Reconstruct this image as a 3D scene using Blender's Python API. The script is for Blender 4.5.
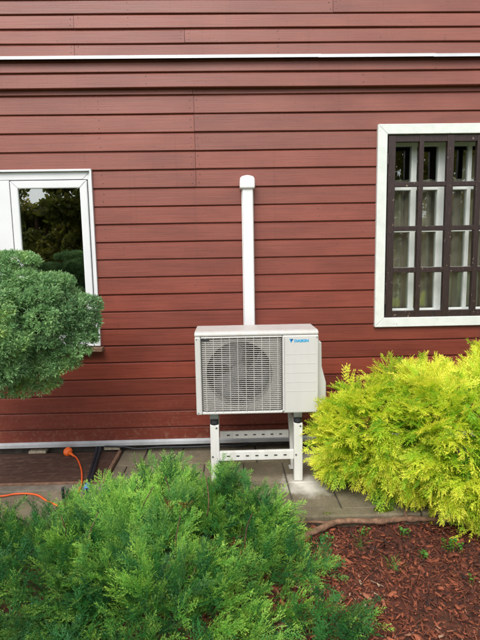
import bpy, math, random
import numpy as np
from mathutils import Vector, Matrix, Euler
R_ = math.radians
rnd = random.Random(7)
nrg = np.random.default_rng(11)
for _o in list(bpy.data.objects): bpy.data.objects.remove(_o)
SC = bpy.context.scene
COL = SC.collection

# ------------------------------------------------------------------ camera
CAM_POS = Vector((0.0, -3.33, 1.34))
PITCH, YAW, ROLL, FPX = 7.2, 1.3, 1.0, 483.0
_p, _y, _r = R_(PITCH), R_(YAW), R_(ROLL)
_f = Vector((math.sin(_y) * math.cos(_p), math.cos(_y) * math.cos(_p), -math.sin(_p)))
_rt = Vector((math.cos(_y), -math.sin(_y), 0))
_up = _rt.cross(_f)
_Rt = _rt * math.cos(_r) - _up * math.sin(_r)
_Up = _rt * math.sin(_r) + _up * math.cos(_r)
cam_d = bpy.data.cameras.new('camera')
cam_d.sensor_fit = 'VERTICAL'; cam_d.sensor_height = 24.0
cam_d.lens = FPX / 640.0 * 24.0
cam_d.clip_start = 0.05; cam_d.clip_end = 1000.0
cam = bpy.data.objects.new('camera', cam_d); COL.objects.link(cam)
M3 = Matrix((_Rt, _Up, -_f)).transposed()
cam.matrix_world = Matrix.Translation(CAM_POS) @ M3.to_4x4()
SC.camera = cam

# ------------------------------------------------------------------ sky, sun, exposure (overcast)
SUN_EL, SUN_AZ = 50.0, 197.0        # azimuth measured clockwise from +Y (behind the camera, a little to the left)
w = bpy.data.worlds.new('World'); SC.world = w; w.use_nodes = True
nt = w.node_tree; nt.nodes.clear()
sky = nt.nodes.new('ShaderNodeTexSky'); sky.sky_type = 'NISHITA'; sky.sun_disc = False
sky.sun_elevation = R_(SUN_EL); sky.sun_rotation = R_(SUN_AZ)
sky.dust_density = 3.0; sky.air_density = 1.0
hs = nt.nodes.new('ShaderNodeHueSaturation'); hs.inputs['Saturation'].default_value = 0.22
bg = nt.nodes.new('ShaderNodeBackground'); bg.inputs['Strength'].default_value = 0.15
wo = nt.nodes.new('ShaderNodeOutputWorld')
nt.links.new(sky.outputs[0], hs.inputs['Color']); nt.links.new(hs.outputs[0], bg.inputs['Color']); nt.links.new(bg.outputs[0], wo.inputs['Surface'])
sun_d = bpy.data.lights.new('sun', 'SUN'); sun_d.energy = 1.5; sun_d.angle = R_(38); sun_d.color = (1.0, 0.965, 0.91)
sun = bpy.data.objects.new('sun', sun_d); COL.objects.link(sun)
_sd = Vector((math.sin(R_(SUN_AZ)) * math.cos(R_(SUN_EL)), math.cos(R_(SUN_AZ)) * math.cos(R_(SUN_EL)), math.sin(R_(SUN_EL))))
sun.rotation_euler = _sd.to_track_quat('Z', 'Y').to_euler(); sun.location = (0, -6, 8)
SC.view_settings.view_transform = 'Standard'; SC.view_settings.look = 'None'
SC.view_settings.exposure = 0.72; SC.view_settings.gamma = 1.0

# ------------------------------------------------------------------ materials
def srgb(r, g, b):
    def c(v):
        v /= 255.0
        return v / 12.92 if v <= 0.04045 else ((v + 0.055) / 1.055) ** 2.4
    return (c(r), c(g), c(b), 1.0)

class NT:
    def __init__(s, name):
        s.m = bpy.data.materials.new(name); s.m.use_nodes = True
        s.t = s.m.node_tree; s.b = s.t.nodes['Principled BSDF']; s.o = s.t.nodes['Material Output']
    def n(s, kind, **kw):
        x = s.t.nodes.new(kind)
        for k, v in kw.items():
            if k.startswith('_'): setattr(x, k[1:], v)
            else: x.inputs[k.replace('__', ' ')].default_value = v
        return x
    def l(s, a, b): s.t.links.new(a, b)
    def coord(s, scale, out='Object'):
        tc = s.n('ShaderNodeTexCoord'); mp = s.n('ShaderNodeMapping'); mp.inputs['Scale'].default_value = scale
        s.l(tc.outputs[out], mp.inputs['Vector']); return mp.outputs[0]
    def noise(s, vec, scale=5.0, detail=4.0, rough=0.55):
        x = s.n('ShaderNodeTexNoise', Scale=scale, Detail=detail, Roughness=rough)
        if vec is not None: s.l(vec, x.inputs['Vector'])
        return x.outputs['Fac']
    def ramp(s, fac, stops):
        x = s.n('ShaderNodeValToRGB'); e = x.color_ramp.elements
        while len(e) < len(stops): e.new(0.5)
        for i, (p, c) in enumerate(stops): e[i].position = p; e[i].color = c
        s.l(fac, x.inputs['Fac']); return x.outputs['Color']
    def mix(s, fac, a, b, mode='MIX'):
        x = s.n('ShaderNodeMix', _data_type='RGBA', _blend_type=mode)
        for sock, v in ((x.inputs[0], fac), (x.inputs[6], a), (x.inputs[7], b)):
            if hasattr(v, 'is_output') or hasattr(v, 'links'): s.l(v, sock)
            else: sock.default_value = v
        return x.outputs[2]
    def math(s, op, a, b=0.0):
        x = s.n('ShaderNodeMath', _operation=op)
        for i, v in enumerate((a, b)):
            if hasattr(v, 'links'): s.l(v, x.inputs[i])
            else: x.inputs[i].default_value = v
        return x.outputs[0]
    def bump(s, h, strength=0.3, dist=0.005):
        x = s.n('ShaderNodeBump', Strength=strength, Distance=dist); s.l(h, x.inputs['Height']); s.l(x.outputs[0], s.b.inputs['Normal'])
    def base(s, c):
        if hasattr(c, 'links'): s.l(c, s.b.inputs['Base Color'])
        else: s.b.inputs['Base Color'].default_value = c
    def rough(s, v): 
        if hasattr(v, 'links'): s.l(v, s.b.inputs['Roughness'])
        else: s.b.inputs['Roughness'].default_value = v
MAT = {}

def simple(name, col, rough=0.5, metal=0.0, var=0.06, scale=30.0, bump=0.0, spec=0.5):
    k = NT(name); v = k.coord((1, 1, 1)); nz = k.noise(v, scale, 5.0)
    dark = tuple(c * (1 - 2.2 * var) for c in col[:3]) + (1,)
    lite = tuple(min(1, c * (1 + var)) for c in col[:3]) + (1,)
    k.base(k.ramp(nz, [(0.3, dark), (0.7, lite)])); k.rough(rough); k.b.inputs['Metallic'].default_value = metal
    k.b.inputs['Specular IOR Level'].default_value = spec
    if bump: k.bump(nz, bump, 0.003)
    MAT[name] = k.m; return k.m

def paint_boards():
    k = NT('red_paint'); oi = k.n('ShaderNodeObjectInfo')
    geo = k.n('ShaderNodeNewGeometry')
    add = k.n('ShaderNodeVectorMath', _operation='ADD')
    sc = k.n('ShaderNodeVectorMath', _operation='SCALE'); sc.inputs['Scale'].default_value = 37.0
    cmb = k.n('ShaderNodeCombineXYZ'); k.l(oi.outputs['Random'], cmb.inputs[0]); k.l(oi.outputs['Random'], cmb.inputs[2])
    k.l(cmb.outputs[0], sc.inputs[0]); k.l(geo.outputs['Position'], add.inputs[0]); k.l(sc.outputs[0], add.inputs[1])
    mp = k.n('ShaderNodeMapping'); mp.inputs['Scale'].default_value = (1.2, 8, 42); k.l(add.outputs[0], mp.inputs['Vector'])
    grain = k.noise(mp.outputs[0], 3.0, 7.0, 0.62)
    mp2 = k.n('ShaderNodeMapping'); mp2.inputs['Scale'].default_value = (0.9, 1, 2.2); k.l(add.outputs[0], mp2.inputs['Vector'])
    blotch = k.noise(mp2.outputs[0], 2.4, 5.0)
    mp3 = k.n('ShaderNodeMapping'); mp3.inputs['Scale'].default_value = (1, 1, 1); k.l(add.outputs[0], mp3.inputs['Vector'])
    speck = k.noise(mp3.outputs[0], 60.0, 3.0)
    col = k.ramp(blotch, [(0.3, srgb(104, 41, 27)), (0.5, srgb(116, 48, 32)), (0.72, srgb(126, 56, 40))])
    gm = k.ramp(grain, [(0.36, (0.72, 0.69, 0.67, 1)), (0.52, (1, 1, 1, 1)), (0.7, (1.1, 1.1, 1.1, 1))])
    col = k.mix(0.75, col, gm, 'MULTIPLY')
    tone = k.n('ShaderNodeHueSaturation'); k.l(col, tone.inputs['Color'])
    rv = k.n('ShaderNodeMapRange'); rv.inputs[3].default_value = 0.86; rv.inputs[4].default_value = 1.13
    k.l(oi.outputs['Random'], rv.inputs[0]); k.l(rv.outputs[0], tone.inputs['Value'])
    # sky sheen put into the paint colour: paler higher up; dirt splash at the foot
    sep = k.n('ShaderNodeSeparateXYZ'); k.l(geo.outputs['Position'], sep.inputs[0])
    sheen = k.n('ShaderNodeMapRange'); sheen.inputs[1].default_value = 0.7; sheen.inputs[2].default_value = 2.3; sheen.inputs[3].default_value = 0.0; sheen.inputs[4].default_value = 0.28
    k.l(sep.outputs[2], sheen.inputs[0])
    sheen_mix = k.math('MULTIPLY', sheen.outputs[0], k.math('ADD', 0.55, blotch))
    col = k.mix(sheen_mix, tone.outputs[0], srgb(146, 104, 94))
    sp = k.ramp(speck, [(0.27, (0.35, 0.3, 0.28, 1)), (0.33, (1, 1, 1, 1))])
    col = k.mix(0.6, col, sp, 'MULTIPLY')
    # mud splashed up from the ground and a few run-down streaks
    spl = k.n('ShaderNodeMapRange'); spl.inputs[1].default_value = 0.42; spl.inputs[2].default_value = 0.06; spl.inputs[3].default_value = 0.0; spl.inputs[4].default_value = 1.0; k.l(sep.outputs[2], spl.inputs[0])
    sn = k.ramp(k.noise(geo.outputs['Position'], 38.0, 5.0, 0.7), [(0.52, (0, 0, 0, 1)), (0.68, (0.55, 0.55, 0.55, 1))])
    col = k.mix(k.math('MULTIPLY', spl.outputs[0], sn), col, srgb(138, 104, 84))
    mps = k.n('ShaderNodeMapping'); mps.inputs['Scale'].default_value = (26, 1, 0.9); k.l(geo.outputs['Position'], mps.inputs['Vector'])
    stn = k.ramp(k.noise(mps.outputs[0], 1.0, 4.0), [(0.60, (0, 0, 0, 1)), (0.8, (0.35, 0.35, 0.35, 1))])
    col = k.mix(stn, col, srgb(84, 44, 36))
    k.base(col)
    rr = k.n('ShaderNodeMapRange'); rr.inputs[3].default_value = 0.38; rr.inputs[4].default_value = 0.62; k.l(grain, rr.inputs[0]); k.rough(rr.outputs[0])
    k.bump(grain, 0.42, 0.0022)
    MAT['red_paint'] = k.m
paint_boards()

def old_brown():
    k = NT('old_brown_paint'); v = k.coord((1, 1, 1)); g = k.noise(k.coord((30, 30, 6)), 3.0, 6.0); n2 = k.noise(v, 55.0, 4.0)
    c = k.ramp(g, [(0.3, srgb(28, 17, 15)), (0.6, srgb(46, 28, 24)), (0.8, srgb(66, 43, 36))])
    ch = k.ramp(n2, [(0.66, (0, 0, 0, 1)), (0.72, (1, 1, 1, 1))])
    k.base(k.mix(ch, c, srgb(140, 122, 108))); k.rough(0.5); k.bump(n2, 0.3, 0.002); MAT['old_brown_paint'] = k.m
old_brown()

def white_old():
    k = NT('white_old_paint'); n1 = k.noise(k.coord((14, 14, 14)), 1.2, 5.0); n2 = k.noise(k.coord((1, 1, 1)), 60.0, 4.0)
    c = k.ramp(n1, [(0.3, srgb(200, 205, 199)), (0.7, srgb(212, 216, 211))])
    ch = k.ramp(n2, [(0.25, (1, 1, 1, 1)), (0.31, (0, 0, 0, 1))])
    k.base(k.mix(ch, c, srgb(120, 104, 92))); k.rough(0.45); k.bump(n2, 0.2, 0.002); MAT['white_old_paint'] = k.m
white_old()
simple('white_pvc', srgb(212, 214, 215), 0.28, var=0.02, scale=6)
simple('duct_white', srgb(218, 218, 219), 0.4, var=0.015, scale=8)
simple('casing_ivory', srgb(192, 188, 183), 0.42, var=0.045, scale=4)
simple('top_ivory_dimmed', srgb(176, 171, 165), 0.45, var=0.03, scale=9)
simple('slat_ivory', srgb(190, 187, 182), 0.45, var=0.02, scale=12)
simple('stand_white', srgb(208, 208, 205), 0.4, var=0.04, scale=14)
simple('fan_grey', srgb(92, 92, 95), 0.5, var=0.05)
simple('dark_plastic', srgb(40, 40, 43), 0.55, var=0.1)
simple('coil_dark', srgb(34, 34, 36), 0.6, var=0.2, scale=60)
simple('rubber', srgb(24, 26, 30), 0.7, var=0.1)
simple('logo_cyan', srgb(0, 150, 205), 0.4, var=0.0)
simple('logo_navy', srgb(20, 70, 130), 0.4, var=0.0)
simple('slot_dark', srgb(48, 48, 48), 0.8, var=0.1)
simple('bolt_steel', srgb(150, 152, 152), 0.35, 0.8, var=0.1)
simple('flashing_metal', srgb(205, 208, 210), 0.38, 0.55, var=0.08, scale=5)
simple('drip_metal', srgb(196, 200, 204), 0.45, 0.3, var=0.12, scale=7)
simple('concrete', srgb(120, 112, 100), 0.9, var=0.18, scale=16, bump=0.5)
simple('foundation', srgb(90, 84, 76), 0.95, var=0.2, scale=20, bump=0.5)
simple('orange_rubber', srgb(240, 104, 22), 0.42, var=0.04)
simple('orange_cord', srgb(226, 92, 36), 0.5, var=0.05)
simple('black_hose', srgb(28, 32, 40), 0.5, var=0.15, scale=40)
simple('blue_tape', srgb(40, 110, 190), 0.4, var=0.05)
simple('tan_batten', srgb(128, 98, 78), 0.7, var=0.2, scale=30)
simple('offcut_wood', srgb(176, 164, 142), 0.8, var=0.2, scale=40)
simple('interior_dark', srgb(58, 48, 42), 0.9, var=0.1, scale=2)
simple('curtain_tan', srgb(222, 204, 186), 0.95, var=0.12, scale=6)
simple('roof_tile', srgb(80, 60, 54), 0.8, var=0.2)
simple('gasket', srgb(36, 38, 40), 0.6, var=0.0)
simple('dry_brown', srgb(130, 70, 40), 0.9, var=0.25, scale=50)

def streaky(name, col, grime, amt=0.3, rough=0.42):
    k = NT(name); st = k.noise(k.coord((34, 34, 2.6)), 1.0, 6.0); cl = k.noise(k.coord((1, 1, 1)), 9.0, 4.0)
    f = k.math('MULTIPLY', k.ramp(st, [(0.42, (0, 0, 0, 1)), (0.75, (1, 1, 1, 1))]), k.math('MULTIPLY', cl, amt * 1.6))
    sp = k.ramp(k.noise(k.coord((1, 1, 1)), 140.0, 2.0), [(0.24, (0.5, 0.5, 0.5, 1)), (0.3, (0, 0, 0, 1))])
    c = k.mix(f, col, grime); c = k.mix(sp, c, grime); k.base(c)
    rr = k.n('ShaderNodeMapRange'); rr.inputs[3].default_value = rough - 0.08; rr.inputs[4].default_value = rough + 0.14; k.l(cl, rr.inputs[0]); k.rough(rr.outputs[0])
    MAT[name] = k.m
streaky('casing_ivory', srgb(192, 191, 188), srgb(160, 154, 144), 0.12)
streaky('top_ivory_dimmed', srgb(184, 182, 178), srgb(150, 144, 132), 0.4)  # casing colour darkened on the lid to offset bright light from above
streaky('duct_white', srgb(220, 220, 220), srgb(176, 172, 164), 0.22, 0.4)
streaky('stand_white', srgb(210, 210, 206), srgb(150, 142, 130), 0.4, 0.4)
simple('shroud_shaded', srgb(150, 148, 144), 0.5, var=0.05)  # casing ivory darkened: shade of the slats put into the plate colour
def bark(name, a, b, sc=30):
    k = NT(name); n = k.noise(k.coord((1, 1, 1)), sc, 6.0, 0.65)
    k.base(k.ramp(n, [(0.3, a), (0.7, b)])); k.rough(0.9); k.bump(n, 0.7, 0.006); MAT[name] = k.m
bark('bark_brown', srgb(62, 44, 32), srgb(118, 90, 66))
bark('branch_bark', srgb(74, 52, 40), srgb(142, 108, 84), 45)

def hatch_panel():
    k = NT('hatch_brown'); g = k.noise(k.coord((1.5, 26, 26)), 3.0, 6.0, 0.6); n = k.noise(k.coord((1, 1, 1)), 22.0, 4.0)
    c = k.ramp(g, [(0.3, srgb(50, 32, 25)), (0.55, srgb(73, 48, 36)), (0.75, srgb(96, 66, 50))])
    c = k.mix(k.ramp(n, [(0.5, (0, 0, 0, 1)), (0.8, (0.5, 0.5, 0.5, 1))]), c, srgb(120, 98, 80))
    k.base(c); k.rough(0.75); k.bump(g, 0.5, 0.003); MAT['hatch_brown'] = k.m
hatch_panel()

def slab_mat():
    k = NT('slab_concrete'); geo = k.n('ShaderNodeNewGeometry'); oi = k.n('ShaderNodeObjectInfo'); P = geo.outputs['Position']
    n1 = k.noise(P, 5.0, 6.0, 0.6); n2 = k.noise(P, 90.0, 4.0, 0.6); n3 = k.noise(P, 2.2, 4.0)
    c = k.ramp(n1, [(0.3, srgb(92, 83, 66)), (0.55, srgb(120, 110, 90)), (0.75, srgb(140, 129, 108))])
    c = k.mix(0.5, c, k.ramp(n2, [(0.36, (0.45, 0.43, 0.40, 1)), (0.52, (1.0, 1.0, 1.0, 1))]), 'MULTIPLY')
    # algae tint
    c = k.mix(k.ramp(n3, [(0.5, (0, 0, 0, 1)), (0.72, (0.6, 0.6, 0.6, 1))]), c, srgb(88, 88, 54))
    tone = k.n('ShaderNodeHueSaturation'); k.l(c, tone.inputs['Color'])
    rv = k.n('ShaderNodeMapRange'); rv.inputs[3].default_value = 0.86; rv.inputs[4].default_value = 1.1
    k.l(oi.outputs['Random'], rv.inputs[0]); k.l(rv.outputs[0], tone.inputs['Value']); c = tone.outputs[0]
    # pale cement smeared round the foot of the stand
    for (cx, cy, rr) in ((0.44, -0.60, 0.17), (0.53, -0.22, 0.13)):
        d = k.n('ShaderNodeVectorMath', _operation='DISTANCE'); k.l(P, d.inputs[0]); d.inputs[1].default_value = (cx, cy, 0)
        dn = k.math('ADD', d.outputs['Value'], k.math('MULTIPLY', k.math('SUBTRACT', k.noise(P, 14.0, 5.0), 0.5), 0.22))
        mr = k.n('ShaderNodeMapRange'); mr.inputs[1].default_value = rr; mr.inputs[2].default_value = rr * 0.25
        mr.inputs[3].default_value = 0.0; mr.inputs[4].default_value = 0.8; k.l(dn, mr.inputs[0])
        c = k.mix(mr.outputs[0], c, srgb(214, 210, 202))
    k.base(c); k.rough(0.9); k.bump(n2, 0.5, 0.003); MAT['slab_concrete'] = k.m
slab_mat()

def soil():
    k = NT('soil'); P = k.coord((1, 1, 1)); n = k.noise(P, 30.0, 6.0, 0.7); n2 = k.noise(P, 4.0, 3.0)
    c = k.ramp(n, [(0.3, srgb(44, 24, 17)), (0.55, srgb(84, 42, 28)), (0.8, srgb(118, 62, 42))])
    c = k.mix(k.ramp(n2, [(0.55, (0, 0, 0, 1)), (0.8, (0.4, 0.4, 0.4, 1))]), c, srgb(58, 60, 34))
    k.base(c); k.rough(0.95); k.bump(n, 1.0, 0.012); MAT['soil'] = k.m
soil()
def lawn():
    k = NT('lawn'); P = k.coord((1, 1, 1)); n = k.noise(P, 3.0, 6.0); n2 = k.noise(P, 120.0, 3.0)
    c = k.ramp(n, [(0.3, srgb(52, 78, 30)), (0.7, srgb(84, 106, 46))])
    c = k.mix(0.6, c, k.ramp(n2, [(0.3, (0.5, 0.5, 0.5, 1)), (0.6, (1, 1, 1, 1))]), 'MULTIPLY'); k.base(c); k.rough(0.95); MAT['lawn'] = k.m
lawn()

def leaf(name, stops, young, rough=0.55, trans=0.25):
    """stops: ramp over a per-spray random; young: colour of the growing tips (attribute R = 0 base .. 1 tip)."""
    k = NT(name); at = k.n('ShaderNodeAttribute', _attribute_name='leafvar'); sp = k.n('ShaderNodeSeparateColor'); k.l(at.outputs['Color'], sp.inputs[0])
    c = k.ramp(sp.outputs[1], stops)
    f = k.math('MULTIPLY', k.math('POWER', sp.outputs[0], 1.6), sp.outputs[2])
    c = k.mix(f, c, young); k.base(c); k.rough(rough); k.b.inputs['Specular IOR Level'].default_value = 0.35
    tr = k.n('ShaderNodeBsdfTranslucent'); k.l(c, tr.inputs['Color'])
    mx = k.n('ShaderNodeMixShader'); mx.inputs[0].default_value = trans
    k.l(k.b.outputs[0], mx.inputs[1]); k.l(tr.outputs[0], mx.inputs[2]); k.l(mx.outputs[0], k.o.inputs['Surface']); MAT[name] = k.m
leaf('juniper_leaf', [(0.0, srgb(40, 94, 52)), (0.35, srgb(64, 134, 58)), (0.75, srgb(100, 172, 64)), (1.0, srgb(132, 192, 72))], srgb(190, 226, 98), trans=0.38)
leaf('gold_leaf', [(0.0, srgb(104, 168, 50)), (0.3, srgb(160, 208, 54)), (0.6, srgb(206, 230, 64)), (1.0, srgb(228, 238, 76))], srgb(252, 242, 96), trans=0.46)
leaf('dwarf_leaf', [(0.0, srgb(64, 110, 74)), (0.5, srgb(102, 152, 96)), (0.85, srgb(136, 180, 108)), (1.0, srgb(176, 200, 88))], srgb(184, 214, 152), trans=0.28)
leaf('tree_leaf', [(0.0, srgb(70, 92, 38)), (0.5, srgb(120, 126, 50)), (1.0, srgb(178, 148, 66))], srgb(176, 160, 80), trans=0.55)
leaf('weed_leaf', [(0.0, srgb(50, 96, 34)), (1.0, srgb(86, 140, 48))], srgb(96, 150, 56))
leaf('moss_leaf', [(0.0, srgb(66, 88, 20)), (1.0, srgb(110, 128, 34))], srgb(130, 144, 44))

def chips_mat():
    k = NT('bark_chip'); at = k.n('ShaderNodeAttribute', _attribute_name='leafvar'); sp = k.n('ShaderNodeSeparateColor'); k.l(at.outputs['Color'], sp.inputs[0])
    c = k.ramp(sp.outputs[1], [(0.0, srgb(38, 22, 18)), (0.3, srgb(88, 44, 28)), (0.6, srgb(130, 68, 43)), (0.86, srgb(154, 86, 58)), (0.95, srgb(150, 108, 84)), (1.0, srgb(176, 150, 124))])
    n = k.noise(k.coord((60, 60, 60)), 2.0, 5.0)
    c = k.mix(0.7, c, k.ramp(n, [(0.3, (0.55, 0.52, 0.5, 1)), (0.65, (1.08, 1.08, 1.08, 1))]), 'MULTIPLY')
    k.base(c); k.rough(0.85); k.bump(n, 0.6, 0.004); MAT['bark_chip'] = k.m
chips_mat()

def glass_mat(name, tint=(0.9, 0.95, 0.93, 1), gain=1.9):
    k = NT(name); k.t.nodes.remove(k.b)
    fr = k.n('ShaderNodeFresnel', IOR=1.52); g = k.n('ShaderNodeBsdfGlossy', Roughness=0.004); t = k.n('ShaderNodeBsdfTransparent')
    t.inputs['Color'].default_value = tint; g.inputs['Color'].default_value = (0.96, 0.98, 0.97, 1)
    nz = k.noise(k.coord((1, 1, 1)), 3.0, 2.0); bp = k.n('ShaderNodeBump', Strength=0.06, Distance=0.02); k.l(nz, bp.inputs['Height']); k.l(bp.outputs[0], g.inputs['Normal'])
    f = k.math('MINIMUM', k.math('MULTIPLY', fr.outputs[0], gain), 1.0)
    mx = k.n('ShaderNodeMixShader'); k.l(f, mx.inputs[0]); k.l(t.outputs[0], mx.inputs[1]); k.l(g.outputs[0], mx.inputs[2]); k.l(mx.outputs[0], k.o.inputs['Surface'])
    MAT[name] = k.m
glass_mat('glass_new', (0.62, 0.68, 0.66, 1), 5.4)
glass_mat('glass_old', gain=2.6)

# ------------------------------------------------------------------ mesh helpers
class MB:
    def __init__(s): s.v = []; s.f = []
    def box(s, x0, x1, y0, y1, z0, z1):
        n = len(s.v)
        s.v += [(x0, y0, z0), (x1, y0, z0), (x1, y1, z0), (x0, y1, z0), (x0, y0, z1), (x1, y0, z1), (x1, y1, z1), (x0, y1, z1)]
        s.f += [tuple(n + i for i in q) for q in ((0, 3, 2, 1), (4, 5, 6, 7), (0, 1, 5, 4), (1, 2, 6, 5), (2, 3, 7, 6), (3, 0, 4, 7))]
        return s
    def prism(s, poly, axis, a, b):
        """poly: list of 2D points; extruded along axis 'x','y' or 'z' from a to b."""
        def P(p, t):
            return {'x': (t, p[0], p[1]), 'y': (p[0], t, p[1]), 'z': (p[0], p[1], t)}[axis]
        n = len(s.v); m = len(poly)
        s.v += [P(p, a) for p in poly] + [P(p, b) for p in poly]
        s.f.append(tuple(n + i for i in range(m))[::-1]); s.f.append(tuple(n + m + i for i in range(m)))
        for i in range(m):
            j = (i + 1) % m; s.f.append((n + i, n + j, n + m + j, n + m + i))
        return s
    def tube(s, pts, rad, seg=8, cap=True):
        pts = [Vector(p) for p in pts]
        if not hasattr(rad, '__len__'): rad = [rad] * len(pts)
        n0 = len(s.v); prev = None
        for i, p in enumerate(pts):
            d = (pts[min(i + 1, len(pts) - 1)] - pts[max(i - 1, 0)]).normalized()
            if prev is None:
                a = Vector((0, 0, 1)) if abs(d.z) < 0.9 else Vector((1, 0, 0)); u = d.cross(a).normalized()
            else: u = (prev - d * prev.dot(d)).normalized()
            prev = u; vv = d.cross(u)
            for k in range(seg):
                t = 2 * math.pi * k / seg; s.v.append(tuple(p + (u * math.cos(t) + vv * math.sin(t)) * rad[i]))
        for i in range(len(pts) - 1):
            for k in range(seg):
                a = n0 + i * seg + k; b = n0 + i * seg + (k + 1) % seg; s.f.append((a, b, b + seg, a + seg))
        if cap:
            s.f.append(tuple(n0 + k for k in range(seg))[::-1]); e = n0 + (len(pts) - 1) * seg; s.f.append(tuple(e + k for k in range(seg)))
        return s
    def build(s, name, mat, parent=None, bevel=0.0, segs=2, smooth=False):
        me = bpy.data.meshes.new(name); me.from_pydata(s.v, [], s.f); me.update()
        import bmesh
        bm = bmesh.new(); bm.from_mesh(me); bmesh.ops.recalc_face_normals(bm, faces=bm.faces); bm.to_mesh(me); bm.free()
        o = bpy.data.objects.new(name, me); COL.objects.link(o); me.materials.append(MAT[mat])
        if parent is not None: o.parent = parent
        if smooth:
            for p in me.polygons: p.use_smooth = True
        if bevel:
            b = o.modifiers.new('bevel', 'BEVEL'); b.width = bevel; b.segments = segs; b.limit_method = 'ANGLE'; b.angle_limit = R_(40)
        return o

def tag(o, label=None, cat=None, group=None, kind=None):
    if label: o['label'] = label
    if cat: o['category'] = cat
    if group: o['group'] = group
    if kind: o['kind'] = kind
    return o
def thing(name, label, cat, loc=(0, 0, 0), group=None):
    o = bpy.data.objects.new(name, None); COL.objects.link(o); o.location = loc; o.empty_display_size = 0.1
    return tag(o, label, cat, group)
def keep(o, parent):
    """parent without moving (parents here are unrotated empties or meshes at the origin)"""
    o.parent = parent; o.matrix_parent_inverse = Matrix.Translation(parent.location).inverted(); return o
def box(name, mat, parent, *b, bevel=0.0, segs=2):
    o = MB().box(*b).build(name, mat, None, bevel, segs)
    return keep(o, parent) if parent is not None else o

def spline(pts, n=8):
    pts = [Vector(p) for p in pts]; out = []
    for i in range(len(pts) - 1):
        p0 = pts[max(i - 1, 0)]; p1 = pts[i]; p2 = pts[i + 1]; p3 = pts[min(i + 2, len(pts) - 1)]
        for k in range(n):
            t = k / n
            out.append(0.5 * ((2 * p1) + (p2 - p0) * t + (2 * p0 - 5 * p1 + 4 * p2 - p3) * t * t + (3 * p1 - p0 - 3 * p2 + p3) * t ** 3))
    out.append(pts[-1]); return out

# ------------------------------------------------------------------ ground, bed, paving
ROW0, EXPO = 2.41, 0.1177
BED_Z = -0.055
g = MB(); g.v = [(-120, -150, -0.13), (120, -150, -0.13), (120, 150, -0.13), (-120, 150, -0.13)]; g.f = [(0, 1, 2, 3)]
tag(g.build('ground', 'lawn'), kind='structure')

def bed_h(x, y):
    return BED_Z + 0.012 * math.sin(3.1 * x + 1.3 * y) * math.cos(2.3 * y - x) + 0.010 * math.sin(7.7 * x + 5 * y) * math.sin(6.1 * y + 0.7)
b = MB(); NX, NY = 110, 50
for j in range(NY + 1):
    for i in range(NX + 1):
        x = -3.2 + 6.4 * i / NX; y = -2.9 + 1.96 * j / NY
        b.v.append((x, y, bed_h(x, y)))
for j in range(NY):
    for i in range(NX):
        a = j * (NX + 1) + i; b.f.append((a, a + 1, a + NX + 2, a + NX + 1))
tag(b.build('soil_bed', 'soil', smooth=True), kind='structure')

pav = MB().box(-3.2, 3.6, -0.94, 0.05, -0.12, -0.016).build('paving', 'foundation'); tag(pav, kind='structure')
# concrete slabs, one object each
SW, SG = 0.2555, 0.008
rows = [(-0.884, -0.580), (-0.571, -0.267), (-0.259, 0.03)]
for ri, (ya, yb) in enumerate(rows):
    k = -12
    while True:
        x0 = 0.336 + SW * k + (0.09 if ri == 2 else 0.0)
        if x0 > 2.4: break
        k += 1
        x1 = x0 + SW - SG
        if x0 < -2.4: continue
        if ri >= 1 and x1 < -0.77: continue          # the hatch lies here
        if ri >= 1 and x0 < -0.77: x0 = -0.768
        dz = rnd.uniform(-0.003, 0.003)
        box('slab', 'slab_concrete', pav, x0, x1, ya, yb, -0.035, dz, bevel=0.004, segs=1)
# kerb of thin concrete edging
x = -2.9
while x < 3.2:
    box('kerb_stone', 'slab_concrete', pav, x + 0.003, x + 0.97, -0.966, -0.890, -0.16, 0.002 + rnd.uniform(-0.003, 0.003), bevel=0.008)
    x += 0.973

# ------------------------------------------------------------------ house
house = thing('wooden_house', 'house wall of dark red painted horizontal boards behind the outdoor unit', 'house')
OPEN = [(-2.10, -0.892, 0.775, 1.934), (1.068, 2.13, 0.918, 2.140)]      # window openings (x0,x1,z0,z1)
def cut(x0, x1, z0, z1, opens):
    """intervals of [x0,x1] left free by the openings at heights z0..z1"""
    iv = [(x0, x1)]
    for (a, b_, c, d) in opens:
        if z1 <= c or z0 >= d: continue
        nv = []
        for (p, q) in iv:
            if b_ <= p or a >= q: nv.append((p, q)); continue
            if a - p > 0.01: nv.append((p, a))
            if q - b_ > 0.01: nv.append((b_, q))
        iv = nv
    return iv
sid = MB()
zs = sorted({0.03, 5.2, *[o[2] for o in OPEN], *[o[3] for o in OPEN]})
for i in range(len(zs) - 1):
    for (p, q) in cut(-4.0, 4.4, zs[i] + 0.001, zs[i + 1] - 0.001, OPEN):
        sid.box(p, q, 0.0, 0.16, zs[i], zs[i + 1])
siding = sid.build('siding', 'red_paint', house)
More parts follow.
